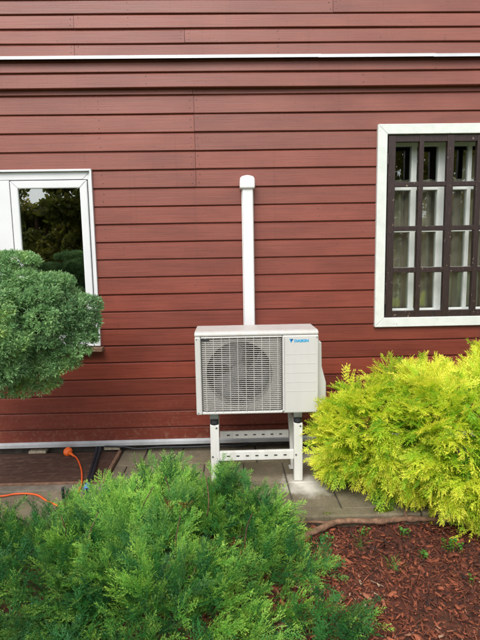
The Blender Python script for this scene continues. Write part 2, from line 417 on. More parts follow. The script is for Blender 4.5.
def board(x0, x1, z0, ex, yf, tilt=0.004):
    L = x1 - x0; ns = max(2, int(L / 0.28)); m = MB()
    ph = rnd.uniform(0, 6); dy = rnd.uniform(-0.0012, 0.0012); dz = rnd.uniform(-0.001, 0.001); a1 = rnd.uniform(0.0003, 0.0014)
    prof = [(0.004 if yf > -0.04 else -0.014, 0.002), (yf + 0.002, 0.0), (yf, 0.003), (yf + tilt, ex - 0.0130), (yf + tilt + 0.0085, ex - 0.0056), (yf + tilt + 0.0105, ex + 0.006), (0.004 if yf > -0.04 else -0.014, ex + 0.006)]
    K = len(prof)
    for i in range(ns + 1):
        xx = x0 + L * i / ns; wv = a1 * math.sin(xx * 2.3 + ph) + dz; wy = 0.8 * a1 * math.sin(xx * 3.7 + 2 * ph) + dy
        for (py, pz) in prof: m.v.append((xx, py + wy, z0 + pz + wv))
    for i in range(ns):
        for k in range(K):
            a = i * K + k; b_ = i * K + (k + 1) % K; m.f.append((a, b_, b_ + K, a + K))
    m.f.append(tuple(range(K))); m.f.append(tuple(ns * K + k for k in range(K)))
    return keep(m.build('board', 'red_paint'), siding)
nails = MB()
def nail(x, z, y):
    r = 0.0028; n = len(nails.v); S = 7
    nails.v.append((x, y - 0.0012, z))
    for k in range(S): t = 2 * math.pi * k / S; nails.v.append((x + r * math.cos(t), y - 0.0003, z + r * math.sin(t)))
    for k in range(S): nails.f.append((n, n + 1 + k, n + 1 + (k + 1) % S))
X0, X1 = -3.0, 3.4
def row(z0, ex, yf, seams, nailx):
    opens = [(a - 0.0, b_ + 0.0, c, d) for (a, b_, c, d) in OPEN]
    for (p, q) in cut(X0, X1, z0 + 0.02, z0 + ex - 0.02, opens):
        cuts = [p] + [s for s in seams if p + 0.1 < s < q - 0.1] + [q]
        for a, b_ in zip(cuts[:-1], cuts[1:]): board(a + 0.0012, b_ - 0.0012, z0, ex, yf)
        for nx in list(nailx) + [s + d for s in seams for d in (-0.022, 0.022)]:
            if p + 0.01 < nx < q - 0.01:
                for fz in (0.24, 0.7):
                    nail(nx + rnd.uniform(-0.006, 0.006), z0 + ex * fz + rnd.uniform(-0.005, 0.005), yf + 0.004 * fz - 0.0008)
# lower wall: 20 full rows under a narrow one
row(ROW0, 0.055, -0.022, [-0.205], [])
for k in range(1, 21):
    z0 = ROW0 - EXPO * k
    if k <= 5: sm = [-0.203 + rnd.uniform(-0.004, 0.004)]
    else: sm = rnd.choice([[-1.9], [2.4], [], [-2.3, 2.6]])
    row(z0, EXPO, -0.022, sm, [-0.82] if k <= 6 else rnd.choice([[-0.82], [0.62], [-0.7, 0.75], []]))
# upper wall, set forward, with narrower boards
row(2.443, 0.094, -0.056, [1.9], [-0.5, 0.9])
row(2.537, 0.07, -0.056, [-1.7], [])
for k, zz in enumerate([2.632, 2.711, 2.800, 2.886, 2.974, 3.062, 3.15, 3.24]):
    row(zz, 0.0875 if k else 0.079, -0.056, [[-0.945], [-0.246], [-0.94], [0.7], [-0.3], [1.1], [], []][k], [rnd.choice([-0.6, 0.35, 0.8])])
keep(MB().box(-4.0, 4.4, -0.014, -0.001, 2.452, 5.19).build('furring', 'red_paint'), siding)
tag(keep(nails.build('nail_heads', 'dark_plastic'), siding), kind='stuff')
# flashing between the storeys: folded metal with a drip, three lengths
for (a, b_, dz) in ((-3.2, 0.62, 0.0), (0.60, 1.36, -0.0022), (1.34, 3.4, -0.0045)):
    m = MB().prism([(py + dz * 0.7, pz) for (py, pz) in [(-0.050, 2.640 + dz), (-0.050, 2.632 + dz), (-0.088, 2.620 + dz), (-0.088, 2.605 + dz), (-0.0905, 2.605 + dz), (-0.0905, 2.622 + dz), (-0.052, 2.640 + dz)]], 'x', a, b_)
    keep(m.build('flashing', 'flashing_metal'), house)
m = MB().prism([(0.0, 0.084), (-0.028, 0.080), (-0.046, 0.072), (-0.046, 0.050), (-0.043, 0.050), (-0.043, 0.069), (-0.026, 0.0765), (0.0, 0.080)], 'x', -3.0, 3.4)
keep(m.build('drip_strip', 'drip_metal'), house)
box('foundation', 'foundation', house, -3.9, 4.3, 0.035, 0.16, -0.12, 0.03)
# the body of the house behind the front wall
box('side_wall', 'red_paint', house, -4.0, -3.85, 0.16, 6.0, 0.0, 5.2)
box('side_wall', 'red_paint', house, 4.25, 4.4, 0.16, 6.0, 0.0, 5.2)
box('back_wall', 'red_paint', house, -4.0, 4.4, 6.0, 6.15, 0.0, 5.2)
box('room_floor', 'interior_dark', house, -3.85, 4.25, 0.16, 6.0, 0.10, 0.2)
box('room_ceiling', 'interior_dark', house, -3.85, 4.25, 0.16, 6.0, 2.5, 2.6)
box('room_wall', 'interior_dark', house, -3.84, 4.24, 2.6, 2.7, 0.2, 2.5)
keep(MB().prism([(-0.25, 5.15), (3.05, 7.2), (6.4, 5.15), (6.4, 5.25), (3.05, 7.35), (-0.25, 5.25)], 'x', -4.3, 4.7).build('roof', 'roof_tile'), house)

# ---- right window: white casing, dark brown lattice, white inner sashes 13 cm behind
win = bpy.data.objects.new('window', None); COL.objects.link(win); win.parent = house; win['label'] = 'old window behind a dark brown wooden lattice in white casing'
cw = 'white_old_paint'
def frame_mitre(name, mat, parent, xo0, xo1, zo0, zo1, wd, y0, y1, bevel=0.003, only=None):
    xi0, xi1, zi0, zi1 = xo0 + wd, xo1 - wd, zo0 + wd, zo1 - wd; e = 0.0006
    P = {'t': [(xo0, zo1), (xo1, zo1), (xi1, zi1), (xi0, zi1)], 'b': [(xo0 + e, zo0), (xi0 + e, zi0), (xi1 - e, zi0), (xo1 - e, zo0)],
         'l': [(xo0, zo1 - e), (xi0, zi1 - e), (xi0, zi0 + e), (xo0, zo0 + e)], 'r': [(xo1, zo1 - e), (xo1, zo0 + e), (xi1, zi0 + e), (xi1, zi1 - e)]}
    for k_ in 'tblr':
        if only and k_ not in only: continue
        keep(MB().prism(P[k_], 'y', y0, y1).build(name, mat, None, bevel), parent)
frame_mitre('casing', cw, win, 1.006, 2.195, 0.855, 2.204, 0.064, -0.045, 0.012)
VB = [(1.081, 1.130), (1.289, 1.320), (1.477, 1.523), (1.678, 1.713), (1.871, 1.904), (2.060, 2.115)]
HB = [(0.919, 0.964), (1.226, 1.262), (1.509, 1.542), (1.802, 1.833), (2.092, 2.136)]
for (a, b_) in VB: box('lattice_bar', 'old_brown_paint', win, a, b_, -0.034, 0.000, 0.9205, 2.1345, bevel=0.003)
for (a, b_) in HB: box('lattice_rail', 'old_brown_paint', win, 1.0825, 2.1135, -0.030, -0.004, a, b_, bevel=0.003)
# white reveal lining
box('reveal', cw, win, 1.060, 1.072, 0.013, 0.17, 0.90, 2.16)
box('reveal', cw, win, 2.118, 2.130, 0.013, 0.17, 0.90, 2.16)
box('reveal', cw, win, 1.073, 2.117, 0.013, 0.17, 2.130, 2.142)
box('reveal', cw, win, 1.073, 2.117, 0.013, 0.17, 0.908, 0.920)
inner_v = [(1.073, 1.118), (1.288, 1.326), (1.476, 1.526), (1.686, 1.712), (1.868, 1.912), (2.060, 2.116)]
inner_h = [(0.9205, 0.966), (1.224, 1.260), (1.507, 1.543), (1.796, 1.834), (2.094, 2.1295)]
for (a, b_) in inner_v: box('sash_stile', cw, win, a, b_, 0.100, 0.145, 0.921, 2.129, bevel=0.004)
for (a, b_) in inner_h: box('sash_rail', cw, win, 1.0735, 2.1155, 0.104, 0.141, a, b_, bevel=0.004)
for i in range(5):
    for j in range(4):
        o = box('pane', 'glass_old', win, inner_v[i][1] - 0.004, inner_v[i + 1][0] + 0.004, 0.120, 0.1235, inner_h[j][1] - 0.004, inner_h[j + 1][0] + 0.004)
        # old panes never sit in one plane
        cx = 0.5 * (inner_v[i][1] + inner_v[i + 1][0]); cz = 0.5 * (inner_h[j][1] + inner_h[j + 1][0])
        o.matrix_world = Matrix.Translation((cx, 0.122, cz)) @ Euler((R_(rnd.uniform(-0.7, 0.7)), 0, R_(rnd.uniform(-0.8, 0.8)))).to_matrix().to_4x4() @ Matrix.Translation((-cx, -0.122, -cz))
for z in (1.05, 1.98): keep(MB().tube([(1.076, -0.047, z - 0.035), (1.076, -0.047, z + 0.035)], 0.006).build('hinge', 'old_brown_paint'), win)

# ---- left window: new white plastic casement
wl = bpy.data.objects.new('window', None); COL.objects.link(wl); wl.parent = house; wl['label'] = 'new white plastic window reflecting trees, behind the dwarf conifer'
frame_mitre('casing', 'white_pvc', wl, -2.114, -0.886, 0.764, 1.944, 0.013, -0.040, 0.010, 0.002)
frame_mitre('frame', 'white_pvc', wl, -2.100, -0.900, 0.778, 1.930, 0.050, -0.020, 0.060, 0.004)
box('mullion', 'white_pvc', wl, -1.545, -1.432, -0.018, 0.06, 0.829, 1.879, bevel=0.004)
for (a, b_) in ((-1.430, -0.916), (-2.06, -1.547)):
    box('gasket', 'gasket', wl, a + 0.001, b_ - 0.001, -0.0165, -0.006, 0.802, 1.878)
    frame_mitre('sash', 'white_pvc', wl, a + 0.006, b_ - 0.004, 0.806, 1.874, 0.050, -0.033, 0.05, 0.006)
    box('pane', 'glass_new', wl, a + 0.052, b_ - 0.050, -0.022, -0.018, 0.852, 1.828)
    # dark lining behind the pane's edge
    frame_mitre('glazing_bead', 'gasket', wl, a + 0.050, b_ - 0.048, 0.850, 1.830, 0.010, -0.016, -0.004, 0.0)
box('sill', 'tan_batten', wl, -2.13, -0.868, -0.072, 0.0, 0.728, 0.757, bevel=0.004)
for o in list(wl.children):
    if o.name.startswith('gasket'):
        # gasket is only a rim: rebuilt as a thin frame so that the pane stays see-through
        bb = [o.matrix_world @ Vector(c) for c in o.bound_box]
        bpy.data.objects.remove(o)
for (a, b_) in ((-1.430, -0.916), (-2.06, -1.547)):
    frame_mitre('gasket', 'gasket', wl, a, b_, 0.800, 1.880, 0.012, -0.0225, -0.012, 0.0)

# curtains inside
def curtain(name, x0, x1, z0, z1, y, label, mat):
    m = MB(); N = 60
    for i in range(N + 1):
        x = x0 + (x1 - x0) * i / N; yy = y + 0.022 * math.sin(i * 0.95) + 0.01 * math.sin(i * 2.3 + 1)
        m.v += [(x, yy, z0), (x, yy + 0.006 * math.sin(i), z1)]
    for i in range(N): m.f.append((2 * i, 2 * i + 2, 2 * i + 3, 2 * i + 1))
    o = m.build(name, mat, smooth=True); sm = o.modifiers.new('thickness', 'SOLIDIFY'); sm.thickness = 0.002
    return tag(o, label, 'curtain')
curtain('curtain', 1.04, 1.69, 0.3, 1.88, 0.185, 'pleated tan curtain hanging inside the lattice window', 'curtain_tan')

curtain('curtain', 1.70, 2.12, 0.3, 2.05, 0.20, 'pale curtain added inside the lattice window to lighten its dark right panes', 'curtain_tan')  # added to brighten the black panes on the right

# ------------------------------------------------------------------ duct on the wall
duct = thing('line_duct', 'white plastic duct with rounded end cap rising up the red wall', 'duct', (0.14, -0.03, 0.5))
box('cover', 'duct_white', duct, 0.104, 0.173, -0.088, -0.0235, 0.50, 1.80, bevel=0.007, segs=3)
box('cover_side', 'duct_white', duct, 0.099, 0.178, -0.040, -0.0225, 0.50, 1.80, bevel=0.002)
cp = []
for (xx, zz) in [(0.087, 1.795), (0.187, 1.795), (0.187, 1.84)] + [(0.137 + 0.05 * math.cos(t), 1.843 + 0.038 * abs(math.sin(t)) ** 0.6) for t in [math.pi * i / 10 for i in range(1, 10)]] + [(0.087, 1.84)]:
    cp.append((xx, zz))
keep(MB().prism(cp, 'y', -0.103, -0.0235).build('end_cap', 'duct_white', None, 0.012, 4), duct)

# ------------------------------------------------------------------ outdoor unit
UX0, UX1, UYF, UYB, UZ0, UZ1 = -0.203, 0.519, -0.566, -0.29, 0.428, 0.922
ac = thing('outdoor_unit', 'ivory air conditioner outdoor unit with fan grille standing on a white frame', 'air conditioner', ((UX0 + UX1) / 2, -0.43, UZ0))
GX0, GX1, GZ0, GZ1 = -0.168, 0.307, 0.446, 0.885          # grille opening
YP = UYF + 0.030                                           # plane of the recessed plate behind the slats
# shell: back, sides, floor
box('casing', 'casing_ivory', ac, UX0, UX0 + 0.012, UYF + 0.012, UYB, UZ0 + 0.002, UZ1 - 0.03, bevel=0.004)
box('casing', 'casing_ivory', ac, UX1 - 0.012, UX1, UYF + 0.012, UYB, UZ0 + 0.002, UZ1 - 0.03, bevel=0.004)
box('base_tray', 'casing_ivory', ac, UX0 + 0.013, UX1 - 0.013, UYF + 0.02, UYB, UZ0 + 0.001, UZ0 + 0.016)
box('coil', 'coil_dark', ac, UX0 + 0.013, UX1 - 0.013, UYB - 0.03, UYB - 0.004, UZ0 + 0.017, UZ1 - 0.04)
box('partition', 'coil_dark', ac, 0.33, 0.34, UYF + 0.05, UYB - 0.031, UZ0 + 0.017, UZ1 - 0.04)
# front plate with the grille opening: four bars with a rounded outer edge
fz1 = UZ1 - 0.027
fp = MB()
fp.box(UX0, GX0, UYF, UYF + 0.02, UZ0, fz1)
fr = keep(fp.build('front_frame', 'casing_ivory', None, 0.008, 3), ac)
keep(MB().box(GX0 + 0.0005, GX1 - 0.0005, UYF + 0.0012, UYF + 0.02, GZ1, fz1 - 0.0015).build('front_frame', 'casing_ivory', None, 0.004, 2), ac)
keep(MB().box(GX0 + 0.0005, GX1 - 0.0005, UYF - 0.004, UYF + 0.02, UZ0 + 0.003, GZ0).build('front_frame', 'casing_ivory', None, 0.006, 3), ac)
sp_ = keep(MB().box(GX1, UX1, UYF, UYF + 0.02, UZ0, fz1).build('service_panel', 'casing_ivory', None, 0.008, 3), ac)
for i in range(5): keep(MB().box(GX1 + 0.018, UX1 - 0.016, UYF - 0.0012, UYF + 0.004, 0.782 - i * 0.0555, 0.7838 - i * 0.0555).build('rib', 'casing_ivory'), sp_)
keep(MB().box(GX1 + 0.012, GX1 + 0.0136, UYF - 0.0004, UYF + 0.002, UZ0 + 0.02, fz1 - 0.01).build('panel_seam', 'slot_dark'), sp_)
# plate with the round fan opening
FX, FZ, FR = 0.055, 0.664, 0.196
pl = MB(); N = 64
for i in range(N):
    t = 2 * math.pi * i / N; c, s_ = math.cos(t), math.sin(t)
    k1 = min((GX1 - FX) / c if c > 1e-9 else 1e9, (GX0 - FX) / c if c < -1e-9 else 1e9, (GZ1 - FZ) / s_ if s_ > 1e-9 else 1e9, (GZ0 - FZ) / s_ if s_ < -1e-9 else 1e9)
    pl.v += [(FX + FR * c, YP + 0.006, FZ + FR * s_), (FX + k1 * c, YP + 0.006, FZ + k1 * s_), (FX + FR * c, YP + 0.10, FZ + FR * s_)]
cor = {}
for i in range(N):
    j = (i + 1) % N
    a, b_ = pl.v[3 * i + 1], pl.v[3 * j + 1]
    f = [3 * i, 3 * i + 1]
    if abs(a[0] - b_[0]) > 1e-6 and abs(a[2] - b_[2]) > 1e-6:
        pl.v.append((a[0] if abs(a[0] - GX0) < 1e-6 or abs(a[0] - GX1) < 1e-6 else b_[0], YP + 0.006, a[2] if abs(a[2] - GZ0) < 1e-6 or abs(a[2] - GZ1) < 1e-6 else b_[2])); f.append(len(pl.v) - 1)
    f += [3 * j + 1, 3 * j]; pl.f.append(tuple(f)); pl.f.append((3 * i, 3 * j, 3 * j + 2, 3 * i + 2))
keep(pl.build('fan_shroud', 'shroud_shaded'), ac)
fan = MB().tube([(FX, YP + 0.045, FZ), (FX, YP + 0.05, FZ), (FX, YP + 0.11, FZ)], [0.03, 0.05, 0.05], 24).build('fan', 'fan_grey', None, smooth=False); keep(fan, ac)
for q in range(3):
    m = MB(); NR, NA = 6, 10
    for i in range(NR + 1):
        r = 0.045 + (0.185 - 0.045) * i / NR
        for j in range(NA + 1):
            t = R_(120 * q + 70 + (j / NA) * (70 + 18 * i / NR) + 10 * i / NR)
            m.v.append((FX + r * math.cos(t), YP + 0.055 + 0.055 * (1 - j / NA) + 0.012 * math.sin(3.1 * j / NA), FZ + r * math.sin(t)))
    for i in range(NR):
        for j in range(NA):
            a = i * (NA + 1) + j; m.f.append((a, a + 1, a + NA + 2, a + NA + 1))
    o = m.build('blade', 'fan_grey', smooth=True); so = o.modifiers.new('thickness', 'SOLIDIFY'); so.thickness = 0.003
    keep(o, fan)
# grille: horizontal slats and thin upright wires
gr = bpy.data.objects.new('grille', None); COL.objects.link(gr); gr.location = (0, 0, 0); keep(gr, ac)
sl0 = None; ns = 36; pitch = (GZ1 - GZ0 - 0.012) / ns
for i in range(ns):
    z = GZ0 + 0.008 + pitch * (i + 0.5)
    if sl0 is None:
        m = MB()
        xs = [GX0 - 0.001, GX0 + 0.007, GX0 + 0.016] + [GX0 + 0.016 + (GX1 - GX0 - 0.032) * k / 6 for k in range(1, 6)] + [GX1 - 0.016, GX1 - 0.007, GX1 + 0.001]
        ys = [0.030, 0.008, 0.0] + [0.0] * 5 + [0.0, 0.008, 0.030]
        for xx, yy in zip(xs, ys):
            Y = UYF - 0.003 + yy
            m.v += [(xx, Y, -0.0017), (xx, Y + 0.006, -0.0012), (xx, Y + 0.006, 0.0010), (xx, Y, 0.0014)]
        for k in range(len(xs) - 1):
            for j in range(4): m.f.append((4 * k + j, 4 * k + (j + 1) % 4, 4 * k + 4 + (j + 1) % 4, 4 * k + 4 + j))
        sl0 = m.build('slat', 'slat_ivory'); o = sl0
    else:
        o = sl0.copy(); COL.objects.link(o)
    keep(o, gr); o.location = (0, 0, z)
for k in range(10):
    xx = GX0 + 0.028 + (GX1 - GX0 - 0.056) * k / 9
    keep(MB().box(xx - 0.0011, xx + 0.0011, UYF - 0.0045, UYF + 0.0035, GZ0 - 0.001, GZ1 + 0.001).build('wire', 'slat_ivory'), gr)
for (x, z) in ((GX1 + 0.006, UZ0 + 0.014), (UX1 - 0.010, UZ0 + 0.014), (UX0 + 0.012, UZ0 + 0.014), (UX0 + 0.012, UZ1 - 0.04), (UX1 - 0.010, UZ1 - 0.04)):
    keep(MB().tube([(x, UYF + 0.001, z), (x, UYF - 0.0012, z), (x, UYF - 0.0022, z)], [0.0042, 0.0042, 0.0028], 10).build('screw', 'bolt_steel'), ac)
keep(MB().box(GX0 + 0.006, GX0 + 0.050, UYF - 0.006, UYF - 0.0035, GZ1 - 0.014, GZ1 - 0.002).build('rating_label', 'dark_plastic'), ac)
# lid
lid = MB().prism([(UYF + 0.002, UZ1 - 0.026), (UYF + 0.003, UZ1 - 0.014), (UYF + 0.012, UZ1 - 0.003), (UYF + 0.03, UZ1 + 0.002), (UYB, UZ1 + 0.002), (UYB, UZ1 - 0.024)], 'x', UX0 - 0.001, UX1 + 0.001)
keep(lid.build('top_panel', 'top_ivory_dimmed', None, 0.007, 3), ac)
# valve cover
vc = MB().prism([(0.5195, 0.848), (0.548, 0.842), (0.551, 0.690), (0.577, 0.590), (0.578, 0.456), (0.5195, 0.450)], 'y', -0.505, -0.33)
keep(vc.build('valve_cover', 'casing_ivory', None, 0.008, 3), ac)
# maker's mark and lettering
mk = MB().prism([(0.347, 0.874), (0.371, 0.874), (0.358, 0.851)], 'y', UYF - 0.0014, UYF - 0.0002).build('logo_mark', 'logo_cyan'); keep(mk, ac)
keep(MB().prism([(0.3535, 0.874), (0.3715, 0.874), (0.3595, 0.8595)], 'y', UYF - 0.0020, UYF - 0.0012).build('logo_inner', 'logo_navy'), mk)
tx = bpy.data.curves.new('lettering', 'FONT'); tx.body = 'DAIKIN'; tx.size = 0.0212; tx.extrude = 0.0004; tx.offset = 0.0011; tx.space_character = 1.04
to = bpy.data.objects.new('tmp', tx); COL.objects.link(to)
bpy.context.view_layer.update()
me = bpy.data.meshes.new_from_object(to.evaluated_get(bpy.context.evaluated_depsgraph_get())); bpy.data.objects.remove(to)
lo = bpy.data.objects.new('lettering', me); COL.objects.link(lo); me.materials.clear(); me.materials.append(MAT['logo_cyan'])
wx = max(v.co.x for v in me.vertices) - min(v.co.x for v in me.vertices)
keep(lo, ac); lo.matrix_world = Matrix.Translation((0.3765, UYF - 0.0008, 0.855)) @ Matrix.Rotation(R_(90), 4, 'X') @ Matrix.Scale(0.0835 / wx, 4, (1, 0, 0))
# mounting feet under the unit
for x in (-0.10, 0.398):
    for y in (-0.536, -0.32):
        keep(MB().box(x - 0.026, x + 0.026, y - 0.022, y + 0.022, UZ0 - 0.030, UZ0 + 0.0005).build('foot', 'bolt_steel', None, 0.003), ac)

# ------------------------------------------------------------------ stand
st = thing('unit_stand', 'white slotted steel stand with four legs under the outdoor unit', 'stand', (0.15, -0.45, 0))
def leg(xc, pts, wd, dp):
    (ya, za), (yb, zb) = pts
    m = MB().prism([(ya - dp / 2, za), (ya + dp / 2, za), (yb + dp / 2, zb), (yb - dp / 2, zb)], 'x', xc - wd / 2, xc + wd / 2)
    return keep(m.build('leg', 'stand_white', None, 0.003), st)
for x in (-0.10, 0.400):
    lg = leg(x, ((-0.536, 0.001), (-0.536, 0.362)), 0.052, 0.046)
    for z in (0.167, 0.345):
        keep(MB().tube([(x + (0.012 if z > 0.2 else -0.014), -0.5615, z), (x + (0.012 if z > 0.2 else -0.014), -0.5575, z)], 0.006, 6).build('bolt', 'bolt_steel'), lg)
    leg(x, ((-0.372, 0.001), (-0.215, 0.355)), 0.044, 0.036)
    box('arm', 'stand_white', st, x - 0.021, x + 0.021, -0.5125, -0.19, 0.326, 0.362, bevel=0.003)
    box('foot_plate', 'stand_white', st, x - 0.034, x + 0.034, -0.40, -0.34, 0.0035, 0.008, bevel=0.001)
    for y in (-0.536, -0.32):
        keep(MB().tube([(x, y, 0.3625), (x, y, 0.372), (x, y, 0.388), (x, y, 0.3975)], [0.024, 0.026, 0.023, 0.025], 16).build('damper', 'rubber'), st)
for (y0, y1, z0, z1) in ((-0.560, -0.535, 0.140, 0.196), (-0.312, -0.290, 0.182, 0.230)):
    br = box('crossbar', 'stand_white', st, -0.0735, 0.3735, y0, y1, z0, z1, bevel=0.003)
    for i in range(7):
        x = -0.02 + 0.34 * i / 6; zc = (z0 + z1) / 2
        n = 10; poly = [(x + 0.011 * math.copysign(abs(math.cos(t)) ** 0.6, math.cos(t)), zc + 0.0045 * math.sin(t)) for t in [2 * math.pi * k / n for k in range(n)]]
        keep(MB().prism(poly, 'y', y0 - 0.0006, y0 + 0.004).build('slot_inlay', 'slot_dark'), br)  # dark inlay proud of the bar, standing in for a shaded hole

# ------------------------------------------------------------------ hatch, cord and hoses at the foot of the wall
ha = thing('floor_hatch', 'brown grained flat hatch board on a concrete rim below the wall', 'hatch', (-1.6, -0.25, 0))
box('panel', 'hatch_brown', ha, -2.6, -0.802, -0.505, -0.045, -0.01, 0.010, bevel=0.003)
box('front_trim', 'tan_batten', ha, -2.6, -0.80, -0.522, -0.507, -0.02, 0.013, bevel=0.002)
box('side_batten', 'tan_batten', ha, -0.799, -0.776, -0.522, -0.04, -0.012, 0.017, bevel=0.003)
box('rim', 'concrete', ha, -2.6, -0.772, -0.600, -0.524, -0.1, 0.004, bevel=0.006)
tag(MB().box(-1.43, -1.31, -0.040, 0.02, 0.002, 0.022).build('wood_offcut', 'offcut_wood', None, 0.002), 'pale flat wooden offcut wedged under the wall at far left', 'wood offcut')
tag(MB().box(-0.90, -0.79, -0.042, 0.02, 0.018, 0.040).build('wood_offcut', 'offcut_wood', None, 0.002), 'pale flat wooden offcut under the wall beside the black hoses', 'wood offcut')

cord = thing('extension_cord', 'orange extension cord with round rubber socket cover on the brown hatch', 'cord', (-1.04, -0.05, 0.02))
pc = MB(); NS = 20
prof = [(0.000, 0.030), (0.014, 0.029), (0.026, 0.024), (0.0315, 0.012), (0.0315, 0.004), (0.027, 0.0)]
for (r, h) in prof[1:]:
    for k in range(NS): t = 2 * math.pi * k / NS; pc.v.append((r * math.cos(t), r * math.sin(t), h))
for i in range(len(prof) - 2):
    for k in range(NS): a = i * NS + k; b_ = i * NS + (k + 1) % NS; pc.f.append((a, b_, b_ + NS, a + NS))
pc.f.append(tuple(range(NS))); pc.f.append(tuple((len(prof) - 2) * NS + k for k in range(NS)))
o = pc.build('socket_cover', 'orange_rubber', None, smooth=True); bpy.context.view_layer.update(); keep(o, cord)
o.matrix_world = Matrix.Translation((-1.138, -0.075, 0.026)) @ Euler((R_(58), 0, R_(-12))).to_matrix().to_4x4()
keep(MB().tube([(-1.128, -0.10, 0.030), (-1.10, -0.118, 0.025), (-1.078, -0.140, 0.019)], [0.013, 0.009, 0.005], 10).build('strain_relief', 'orange_rubber', None, smooth=True), cord)
keep(MB().tube(spline([(-1.085, -0.13, 0.022), (-1.060, -0.155, 0.0165), (-1.016, -0.237, 0.0155), (-0.962, -0.364, 0.0155), (-0.925, -0.48, 0.0175), (-0.905, -0.56, 0.014), (-0.90, -0.65, 0.008), (-0.91, -0.74, 0.007), (-0.95, -0.79, 0.007), (-1.0, -0.765, 0.007), (-1.06, -0.72, 0.007), (-1.12, -0.665, 0.007), (-1.19, -0.638, 0.007), (-1.27, -0.639, 0.007), (-1.345, -0.66, 0.007), (-1.6, -0.655, 0.007), (-1.9, -0.62, 0.007)], 8), 0.0052, 8).build('cord_run', 'orange_cord', None, smooth=True), cord)

hs_ = thing('hose_bundle', 'two black hoses bound with blue tape lying across the brown hatch', 'hose', (-0.88, -0.3, 0.02))
for dx, dz in ((0.0, 0.0), (0.021, 0.002)):
    keep(MB().tube(spline([(-0.952 + dx * 1.3, 0.0, 0.055), (-0.950 + dx * 1.2, -0.04, 0.043), (-0.938 + dx, -0.11, 0.026 + dz), (-0.915 + dx, -0.27, 0.021 + dz), (-0.887 + dx * 0.9, -0.45, 0.022 + dz), (-0.870 + dx * 0.7, -0.58, 0.018 + dz)], 6), 0.0105, 10).build('hose', 'black_hose', None, smooth=True), hs_)
keep(MB().tube([(-0.862, -0.575, 0.020), (-0.858, -0.60, 0.018), (-0.854, -0.63, 0.017)], [0.018, 0.019, 0.017], 12).build('tape', 'blue_tape', None, smooth=True), hs_)
keep(MB().tube([(-0.854, -0.625, 0.017), (-0.846, -0.69, 0.012), (-0.84, -0.74, 0.01)], [0.011, 0.010, 0.009], 10).build('hose_end', 'black_hose', None, smooth=True), hs_)
tag(MB().tube(spline([(-0.925, -0.03, 0.044), (-0.86, -0.052, 0.050), (-0.76, -0.058, 0.046), (-0.66, -0.06, 0.030), (-0.5, -0.055, 0.034), (-0.3, -0.05, 0.030), (-0.1, -0.06, 0.036), (0.05, -0.07, 0.034), (0.12, -0.06, 0.05)], 8), 0.0065, 8).build('cable', 'black_hose', None, smooth=True), 'thin black cable running along the foot of the red wall', 'cable')
tag(MB().tube([(-0.968, -0.69, -0.02), (-0.968, -0.695, 0.058), (-0.967, -0.696, 0.068)], [0.0085, 0.0085, 0.005], 8).build('peg', 'black_hose', None, smooth=True), 'short black peg upright in front of the brown hatch', 'peg')

# ------------------------------------------------------------------ foliage tools (numpy)
def np_mesh(name, V, Q, mat, parent=None, attr=None):
    """V (N,3), Q (M,k) faces of one size"""
    k = Q.shape[1]; me = bpy.data.meshes.new(name)
    me.vertices.add(len(V)); me.vertices.foreach_set('co', np.ascontiguousarray(V, dtype=np.float32).ravel())
    me.loops.add(Q.size); me.loops.foreach_set('vertex_index', np.ascontiguousarray(Q, dtype=np.int32).ravel())
    me.polygons.add(len(Q)); me.polygons.foreach_set('loop_start', np.arange(0, Q.size, k, dtype=np.int32))
    me.polygons.foreach_set('loop_total', np.full(len(Q), k, dtype=np.int32))
    me.update(calc_edges=True)
    if attr is not None:
        a = me.attributes.new('leafvar', 'FLOAT_COLOR', 'POINT')
        a.data.foreach_set('color', np.ascontiguousarray(np.c_[attr, np.ones(len(attr))], dtype=np.float32).ravel())
    me.materials.append(MAT[mat]); o = bpy.data.objects.new(name, me); COL.objects.link(o)
    if parent is not None: keep(o, parent)
    return o

